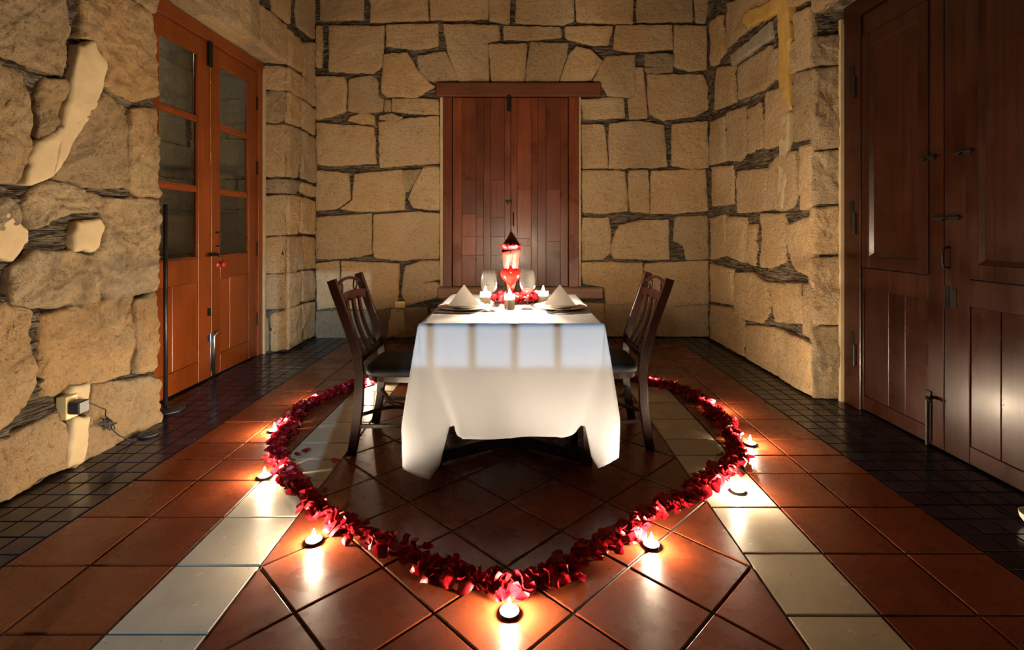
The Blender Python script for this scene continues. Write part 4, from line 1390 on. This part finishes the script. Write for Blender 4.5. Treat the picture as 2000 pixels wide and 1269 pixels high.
def fork_mesh(L=.19):
    m = MB()
    hz = lambda x: .004 + .010 * math.exp(-((x - .065) / .03) ** 2)
    m.bar([(x, 0, hz(x)) for x in [L * k / 14 for k in range(4, 15)]], .003, .011, Vector((0, 0, 1)))
    m.bar([(x, 0, hz(x)) for x in (.035, .045, .055)], .0025, .023, Vector((0, 0, 1)))
    for k in range(4):
        y = (k - 1.5) * .0062
        m.bar([(0, y, .005), (.018, y, .004), (.040, y, hz(.04))], .002, .0028, Vector((0, 0, 1)))
    return m
def knife_mesh(L=.21):
    m = MB()
    m.bar([(x, 0, .006) for x in (.11, .16, L)], .007, .014, Vector((0, 0, 1)))
    m.add([(0, -.002, .002), (.02, -.010, .002), (.11, -.010, .003), (.11, .008, .003), (.03, .009, .002),
           (0, -.002, .005), (.02, -.009, .006), (.11, -.009, .008), (.11, .007, .008), (.03, .008, .006)],
          [(4, 3, 2, 1, 0), (5, 6, 7, 8, 9), (0, 1, 6, 5), (1, 2, 7, 6), (2, 3, 8, 7), (3, 4, 9, 8), (4, 0, 5, 9)])
    return m
fork_md = mesh_data('fork', fork_mesh().v, fork_mesh().f, M['steel'], True)
knife_md = mesh_data('knife', knife_mesh().v, knife_mesh().f, M['steel'])
def cut(md_, name, loc, rz, label, grp):
    o = obj(name, md_, None, loc, (0, 0, rz)); tag(o, label, name.split('_')[-1], grp); return o
cut(knife_md, 'dinner_knife', (-.215, 2.585, TT), PI - .12, 'steel dinner knife lying on the cloth beside the orange door side plates', 'cutlery')
cut(fork_md, 'dinner_fork', (.150, 2.590, TT), .06, 'steel dinner fork lying on the cloth beside the dark brown door side plates', 'cutlery')
cut(fork_md, 'dessert_fork', (-.115, 2.79, TT), PI / 2, 'steel dessert fork beside the petals on the orange door side of the table', 'cutlery')
cut(fork_md, 'dessert_fork', (.082, 2.785, TT), PI / 2, 'steel dessert fork beside the petals on the dark brown door side of the table', 'cutlery')

def wine_glass(loc, label):
    o = empty('wine_glass', loc); tag(o, label, 'glass', 'wine glasses')
    MB().lathe([(.034, .0005), (.034, .002), (.020, .004), (.006, .009)], 28).build('foot', M['glass'], o, True)
    MB().lathe([(.006, .009), (.0042, .02), (.0040, .06), (.0046, .078), (.010, .086)], 14, closed_ends=False).build('stem', M['glass'], o, True)
    MB().lathe([(.004, .085), (.018, .090), (.034, .106), (.042, .130), (.0435, .150), (.041, .180), (.0375, .212),
                (.0365, .212), (.0400, .180), (.0425, .150), (.041, .130), (.033, .107), (.017, .0915), (.004, .087)], 32, closed_ends=False).build('bowl', M['glass'], o, True)
    return o
wine_glass((-.149, 2.665, TT), 'clear wine glass on the orange door side of the petals')
wine_glass((.052, 2.735, TT), 'clear wine glass on the dark brown door side of the petals')

def flame_geo(s=1.4):
    return MB().lathe([(.0012 * s, 0), (.0048 * s, .005 * s), (.0062 * s, .010 * s), (.0050 * s, .018 * s), (.0024 * s, .027 * s), (.0004 * s, .034 * s)], 10)
def votive(loc, label):
    o = empty('votive_candle', loc); tag(o, label, 'candle', 'votive candles on the table')
    MB().lathe([(.002, .0), (.026, .0), (.028, .004), (.028, .078), (.0262, .078), (.0262, .006), (.002, .006)], 28, closed_ends=False).build('glass_cup', M['votive'], o, True)
    MB().lathe([(.025, .007), (.025, .056), (.006, .054), (.001, .0535)], 24).build('wax', M['wax'], o, True)
    MB().lathe([(.0011, .053), (.0009, .066)], 6).build('wick', M['wick'], o)
    fg = flame_geo(); fg.v = [(x, y, z + .060) for x, y, z in fg.v]
    fg.build('flame', M['flame_table'], o, True)
    return o
votive((-.043, 2.745, TT), 'lit votive candle in front of the red heart on the table')
votive((-.180, 2.86, TT), 'lit votive candle beside the petals on the orange door side of the table')
votive((.145, 2.90, TT), 'lit votive candle beside the petals on the dark brown door side of the table')

# glass vase with the wrapped rose
VX, VY = -.040, 3.06
vz = empty('glass_vase', (VX, VY, TT)); tag(vz, 'clear glass cylinder vase behind the red heart', 'vase')
MB().lathe([(.002, 0), (.040, 0), (.042, .004), (.042, .135), (.0395, .135), (.0395, .010), (.002, .009)], 32, closed_ends=False).build('cylinder', M['glass'], vz, True)
MB().lathe([(.001, .003), (.040, .003), (.040, .0075), (.001, .0075)], 32).build('base', M['glass'], vz, True)
rs = empty('wrapped_rose', (VX, VY, TT + .01)); tag(rs, 'red rose wrapped in a pointed pink paper cone behind the red heart', 'flower')
def paper_cone():
    n = 40; rows = 10; vs = []; fs = []
    for j in range(rows + 1):
        t = j / rows
        for i in range(n + 1):
            a = 2 * PI * i / n * 1.06 - PI / 2 - .1       # starts in front, overlaps a little
            back = .5 - .5 * math.sin(a + 0) * -1           # 1 at the back (+y)
            back = .5 + .5 * math.sin(a)
            peak = max(0, 1 - abs(((a - PI / 2 + PI) % (2 * PI)) - PI) / 1.35)
            top = .292 + .118 * peak + .012 * math.cos(a)
            z = .012 + (top - .012) * t
            r = .010 + (.064 - .010) * min(1, (z / .335)) ** .9 + .0012 * (i / n)
            if z > .335: r = .064 - .02 * (z - .335) / .08
            vs.append((r * math.cos(a) * .98, r * math.sin(a) * .85, z))
    for j in range(rows):
        for i in range(n):
            b = j * (n + 1) + i
            fs.append((b, b + 1, b + n + 2, b + n + 1))
    return vs, fs
pv, pf = paper_cone()
pc = obj('paper_cone', mesh_data('paper_cone', pv, pf, M['paper'], True), rs)
pc.modifiers.new('thickness', 'SOLIDIFY').thickness = .0008
MB().tube([(0, 0, .01), (.002, .001, .15), (0, 0, .30)], .003, 8).build('stem', M['green'], rs, True)

def petal_geo(L=.048, W=.044, cup=.35, curl=.2, nu=5, nv=4, seed=0):
    rg = random.Random(seed)
    vs = []; fs = []
    ph = rg.uniform(0, 6)
    for i in range(nu + 1):
        u = i / nu
        w = W * (math.sin(PI * min(1, .10 + .80 * u ** .85)) ** .55) * (.35 + .65 * min(1, u * 2.2))
        for j in range(nv + 1):
            v = j / nv * 2 - 1
            x = L * (u - .5) + (-.004 * v * v)
            y = w * .5 * v
            z = cup * W * .5 * (v * v) * (.5 + .5 * u) + curl * L * (u - .5) ** 2 * 1.6 + .0022 * math.sin(7 * u + 4 * v + ph)
            if u > .85: z -= .004 * curl * 3
            vs.append((x, y, z))
    for i in range(nu):
        for j in range(nv):
            a = i * (nv + 1) + j
            fs.append((a, a + 1, a + nv + 2, a + nv + 1))
    return vs, fs
# rose bloom: overlapping cupped petals round a bud
bl = MB()
rgp = random.Random(12)
for ring, (n, r, tilt, sz, zz) in enumerate([(3, .008, 1.45, .030, .318), (5, .018, 1.25, .040, .315), (7, .030, 1.0, .046, .312), (8, .041, .75, .048, .306)]):
    for k in range(n):
        v, f = petal_geo(sz, sz * 1.05, .6, .4, seed=ring * 10 + k)
        a = 2 * PI * k / n + ring * .5 + rgp.uniform(-.1, .1)
        mt = Matrix.Translation((0, 0, zz - .018)) @ Matrix.Rotation(a, 4, 'Z') @ Matrix.Translation((r, 0, 0)) @ Matrix.Rotation(-tilt, 4, 'Y') @ Matrix.Translation((sz * .4, 0, 0))
        bl.add([mt @ Vector(p) for p in v], f)
bl.build('bloom', M['petal'], rs, True)
sp = MB()
for k in range(5):
    a = 2 * PI * k / 5
    v, f = petal_geo(.04, .012, .3, .5, 4, 2, seed=k)
    mt = Matrix.Translation((0, 0, .272)) @ Matrix.Rotation(a, 4, 'Z') @ Matrix.Rotation(-.5, 4, 'Y') @ Matrix.Translation((.022, 0, 0))
    sp.add([mt @ Vector(p) for p in v], f)
sp.build('sepals', M['green'], rs, True)

# red glass heart on a foot
HX, HY_ = -.040, 2.945
ht = empty('heart_ornament', (HX, HY_, TT)); tag(ht, 'glossy red glass heart with a ring on top, standing among the petals', 'ornament')
hv = []; hf = []
NA, NR = 48, 8
zc0 = .145
def heart_xy(a):
    x = 16 * math.sin(a) ** 3; y = 13 * math.cos(a) - 5 * math.cos(2 * a) - 2 * math.cos(3 * a) - math.cos(4 * a)
    return x / 16 * .058, (y + 2.5) / 14.5 * .058
for side in (1, -1):
    b0 = len(hv)
    for r in range(NR):
        k = math.cos(PI / 2 * r / NR); dpt = math.sin(PI / 2 * r / NR) * .034 * side
        for i in range(NA):
            x, z = heart_xy(2 * PI * i / NA)
            hv.append((x * k, -dpt, zc0 + z * k + .012 * (1 - k)))
    hv.append((0, -.034 * side, zc0 + .012))
    for r in range(NR - 1):
        for i in range(NA):
            q4 = (b0 + r * NA + i, b0 + r * NA + (i + 1) % NA, b0 + (r + 1) * NA + (i + 1) % NA, b0 + (r + 1) * NA + i)
            hf.append(q4 if side < 0 else q4[::-1])
    for i in range(NA):
        t3 = (b0 + (NR - 1) * NA + i, b0 + (NR - 1) * NA + (i + 1) % NA, len(hv) - 1)
        hf.append(t3 if side < 0 else t3[::-1])
MB().add(hv, hf).build('heart', M['red_glass'], ht, True)
MB().lathe([(.026, .0), (.026, .006), (.010, .012), (.008, .06), (.012, .085), (.002, .09)], 20).build('foot', M['red_glass'], ht, True)
MB().lathe([(.030, zc0 + .030), (.022, zc0 + .050), (.010, zc0 + .060), (.006, zc0 + .072), (.002, zc0 + .074)], 20).build('cap', M['red_glass'], ht, True)
MB().tube([(.008 * math.cos(a), 0, zc0 + .082 + .009 * math.sin(a)) for a in [2 * PI * k / 16 for k in range(16)]], .002, 8, closed=True).build('ring', M['red_glass'], ht, True)
MB().tube([(0, -.004, zc0 + .088), (0, -.005, zc0 + .155)], .0016, 8).build('hanging_wire', M['iron'], ht, True)

# ------------------------------------------------------------------ rose petals
petal_md = []
for k in range(8):
    rg = random.Random(50 + k)
    v, f = petal_geo(rg.uniform(.042, .056), rg.uniform(.040, .054), rg.uniform(.3, .9), rg.uniform(-.2, .7), seed=k)
    petal_md.append(mesh_data('rose_petal', v, f, M['petal'], True))
def fp(x, y):                       # point on the floor under a photo pixel
    k = H / (y - VPY); return Vector(((x - VPX) * k, FPX * k))
leftp = [fp(990, 1163), fp(915, 1138), fp(830, 1110), fp(740, 1068), fp(650, 1023), fp(592, 975), fp(555, 925), fp(540, 880), fp(556, 845), fp(582, 812), fp(615, 790), fp(660, 769), fp(705, 754), fp(745, 746), Vector((-.72, 4.05)), Vector((-.42, 3.98)), Vector((-.18, 3.80)), Vector((-.04, 3.60))]
rightp = [fp(1000, 1163), fp(1070, 1135), fp(1150, 1095), fp(1230, 1045), fp(1300, 998), fp(1365, 962), fp(1418, 925), fp(1436, 890), fp(1428, 852), fp(1405, 818), fp(1372, 790), fp(1338, 769), fp(1290, 755), fp(1240, 748), Vector((.66, 4.08)), Vector((.36, 4.0)), Vector((.12, 3.82)), Vector((-.03, 3.60))]
def sample_path(P, step):
    out = []
    n = len(P)
    for i in range(n - 1):
        p0 = P[max(i - 1, 0)]; p1 = P[i]; p2 = P[i + 1]; p3 = P[min(i + 2, n - 1)]
        k = max(2, int((p2 - p1).length / step))
        for j in range(k):
            w = j / k
            pt = .5 * ((2 * p1) + (p2 - p0) * w + (2 * p0 - 5 * p1 + 4 * p2 - p3) * w * w + (3 * p1 - p0 - 3 * p2 + p3) * w ** 3)
            out.append((pt, (p2 - p1).normalized()))
    return out
prng = random.Random(21)
pets = []
for P in (leftp, rightp):
    for pt, d in sample_path(P, .0042):
        n = Vector((-d.y, d.x))
        lat = prng.gauss(0, .022)
        lat = max(-.075, min(.075, lat))
        p = pt + n * lat + d * prng.uniform(-.01, .01)
        hmax = .036 * max(0, 1 - (lat / .075) ** 2) * (.7 + .5 * noise.noise((pt.x * 6, pt.y * 6, 0)))
        z = .012 + prng.random() ** .8 * max(.0, hmax)
        rot = (prng.gauss(0, .55), prng.gauss(0, .55), prng.uniform(0, 2 * PI))
        if prng.random() < .25: rot = (rot[0] + PI, rot[1], rot[2])
        z = max(z, .008 + .020 * min(1, abs(math.sin(rot[0])) + abs(math.sin(rot[1]))))
        pets.append((p.x, p.y, z, rot, prng.choice(petal_md), prng.uniform(.8, 1.15)))
for (x, y) in ((595, 886), (580, 892), (600, 884), (634, 964), (811, 1063), (655, 905), (1096, 1150), (600, 940), (1383, 922), (1372, 928)):
    p = fp(x, y)
    o = obj('rose_petal', prng.choice(petal_md), None, (p.x, p.y, .010), (prng.gauss(0, .2), prng.gauss(0, .2), prng.uniform(0, 6)))
    o.scale = (.75, .75, .75)
    tag(o, 'loose red rose petal lying on the tiles apart from the heart-shaped trail', 'petal', 'loose rose petals on the floor')
pets.sort(key=lambda t: t[1] - .8 * min(t[2], .05))
for (x, y, z, rot, md_, s) in pets[:290]:
    o = obj('rose_petal', md_, None, (x, y, z), rot)
    o.scale = (s, s, s)
    if x < -.03: tag(o, 'dark red rose petal in the heart-shaped floor trail, arm towards the orange door', 'petal', 'rose petals in the trail, orange door arm')
    else: tag(o, 'dark red rose petal in the heart-shaped floor trail, arm towards the dark brown door', 'petal', 'rose petals in the trail, brown door arm')
rest = MB()
from mathutils import Euler
for (x, y, z, rot, md_, s) in pets[290:]:
    mt = Matrix.Translation((x, y, z)) @ Euler(rot).to_matrix().to_4x4() @ Matrix.Scale(s, 4)
    rest.add([mt @ v.co for v in md_.vertices], [tuple(p.vertices) for p in md_.polygons])
ps = rest.build('rose_petals', M['petal'], None, True)
tag(ps, 'the far sweep of dark red rose petals closing the heart behind the table', 'petals', kind='stuff')

# petals heaped on the table round the heart
for k in range(120):
    a = prng.uniform(0, 2 * PI)
    r = math.sqrt(prng.uniform(.10, 1.0))
    x = .0 + math.cos(a) * r * .145; y = 2.945 + math.sin(a) * r * .085
    if math.hypot(x - HX, y - HY_) < .045 or math.hypot(x - VX, y - VY) < .07: continue
    hm = .062 * (1 - r * r * .75)
    z = TT + .018 + prng.random() * max(0, hm)
    o = obj('rose_petal', prng.choice(petal_md), None, (x, y, z), (prng.gauss(0, .7), prng.gauss(0, .7), prng.uniform(0, 6)))
    s = prng.uniform(.75, 1.0); o.scale = (s, s, s)
    tag(o, 'red rose petal heaped around the glass heart on the tablecloth', 'petal', 'rose petals on the table')

# ------------------------------------------------------------------ tea lights on the floor
def tea_light(loc, label):
    o = empty('tea_light', loc); tag(o, label, 'candle', 'tea lights around the petal heart')
    n = 16
    prof = [(.002, .0005), (.025, .0005), (.028, .002), (.0295, .009), (.0308, .0105), (.0290, .0105), (.0275, .009), (.0275, .003), (.002, .003)]
    MB().lathe(prof, 24, closed_ends=False).build('cup', M['tin'], o, True)
    MB().lathe([(.0272, .003), (.0272, .0092), (.006, .0086), (.001, .0084)], 24).build('wax', M['wax'], o, True)
    MB().lathe([(.0011, .008), (.0009, .018)], 6).build('wick', M['wick'], o)
    fg = flame_geo(1.05); fg.v = [(x, y, z + .015) for x, y, z in fg.v]
    fg.build('flame', M['flame_floor'], o, True)
    return o
tls = [((995, 1196), 'lit tea light at the point of the petal heart'),
       ((613, 1056), 'lit tea light on a red tile beside the lower trail, orange door side'),
       ((1272, 1064), 'lit tea light on a red tile beside the lower trail, brown door side'),
       ((517, 930), 'lit tea light on the edge of the beige tiles on the orange door side'),
       ((1441, 958), 'lit tea light standing on the beige tiles on the brown door side'),
       ((536, 840), 'lit tea light by the widest bend of the petal trail on the orange door side'),
       ((1465, 866), 'lit tea light by the widest bend of the petal trail on the brown door side'),
       ((612, 784), 'lit tea light on red tiles where the trail turns towards the orange door side chair'),
       ((1393, 796), 'lit tea light on red tiles where the trail turns towards the brown door side chair'),
       ((719, 751), 'lit tea light behind the back leg of the orange door side chair'),
       ((1285, 750), 'lit tea light behind the back leg of the brown door side chair')]
for (x, y), lb in tls:
    p = fp(x, y + 2)
    tea_light((p.x, p.y, 0.0002), lb)

# ------------------------------------------------------------------ small things by the walls
st = empty('pole_stand', (-2.285, 3.34, 0)); tag(st, 'thin black metal pole on a round disc base beside the orange door', 'stand')
MB().lathe([(.002, .0005), (.098, .0005), (.100, .004), (.098, .012), (.03, .018), (.012, .020), (.012, .035)], 36).build('base', M['black_metal'], st, True)
MB().tube([(-.012, 0, .02), (-.012, 0, .7), (-.012, 0, 1.345)], .013, 14).build('pole', M['black_metal'], st, True)

def outlet(loc, mapper, label, plugged=False):
    o = empty('wall_outlet', loc); tag(o, label, 'outlet')
    return o
ox_, oz_ = px_back(782, 594)
oo = empty('wall_outlet', (ox_, YB - .02, oz_ - .035)); tag(oo, 'ivory wall outlet with two sockets low on the back wall', 'outlet')
MB().box(-.055, .055, -.006, .03, 0, .070, .003).build('plate', M['outlet'], oo)
for s in (-1, 1):
    k = MB().lathe([(.017, 0), (.017, .002), (.015, .003)], 16); k.v = [(p[0] + s * .022, -.0062 - p[2], p[1] + .035) for p in k.v]
    soc = k.build('socket', M['brass'], oo)
    MB().box(s * .022 - .007, s * .022 - .004, -.0105, -.009, .029, .041).box(s * .022 + .004, s * .022 + .007, -.0105, -.009, .029, .041).build('slot', M['black_plastic'], soc)
oy_, oz_ = px_left(133, 794)
oo = empty('wall_outlet', (XL, oy_, oz_ - .055)); tag(oo, 'ivory wall outlet low on the left stone wall with a black adapter plugged in', 'outlet')
MB().box(-.03, .022, -.035, .035, 0, .11, .003).build('plate', M['outlet'], oo)
ad = empty('power_adapter', (XL + .0225, oy_, oz_ - .03)); tag(ad, 'black plug-in power adapter in the outlet on the left stone wall, with a coiled cable', 'adapter')
MB().box(0, .055, -.03, .03, 0, .06, .005).build('body', M['black_plastic'], ad)
MB().box(.0552, .058, -.027, .027, .004, .056, .001).build('end_plate', M['grey_plastic'], ad)
def lp(x, y, h=.03):
    Y, z = px_left(x, y); return Vector((XL + h, Y, z)) - Vector((XL + .0225, oy_, oz_ - .03))
cable = [Vector((.05, .028, .045)), lp(184, 800, .06), lp(187, 812, .05)]
cr = random.Random(4)
for k in range(26):
    a = k * 1.3
    c0 = lp(191, 823, .035).lerp(lp(206, 833, .035), .5 + .5 * math.sin(a * .37))
    cable.append(c0 + Vector((.012 * math.sin(a * 1.7), .028 * math.cos(a), .018 * math.sin(a))))
cable += [lp(206, 838, .035), lp(218, 850, .04), lp(228, 856, .05), lp(240, 861, .055), lp(252, 861, .07)]
cable.append(Vector((-2.12, 2.93, .006)) - Vector((XL + .0225, oy_, oz_ - .03)))
MB().tube(cable, .0032, 6).build('cable', M['black_plastic'], ad, True)
pp = fp(290, 850)
pk = empty('cable_switch', (pp.x, pp.y, 0)); tag(pk, 'small flat black disc lying on the dark tiles by the left stone wall', 'switch')
MB().lathe([(.002, .0005), (.050, .0005), (.055, .006), (.050, .014), (.030, .018), (.002, .0185)], 28).build('body', M['black_plastic'], pk, True)
MB().lathe([(.002, .0186), (.022, .0186), (.021, .021), (.002, .0215)], 20).build('button', M['black_metal'], pk, True)
bp = empty('pale_bowl', (2.055, 2.02, 0)); tag(bp, 'pale rounded bowl on the black tiles by the dark brown door', 'bowl')
MB().lathe([(.002, .001), (.030, .001), (.034, .006), (.055, .035), (.058, .055), (.055, .055), (.050, .035), (.028, .010), (.002, .009)], 28, closed_ends=False).build('body', M['pale'], bp, True)
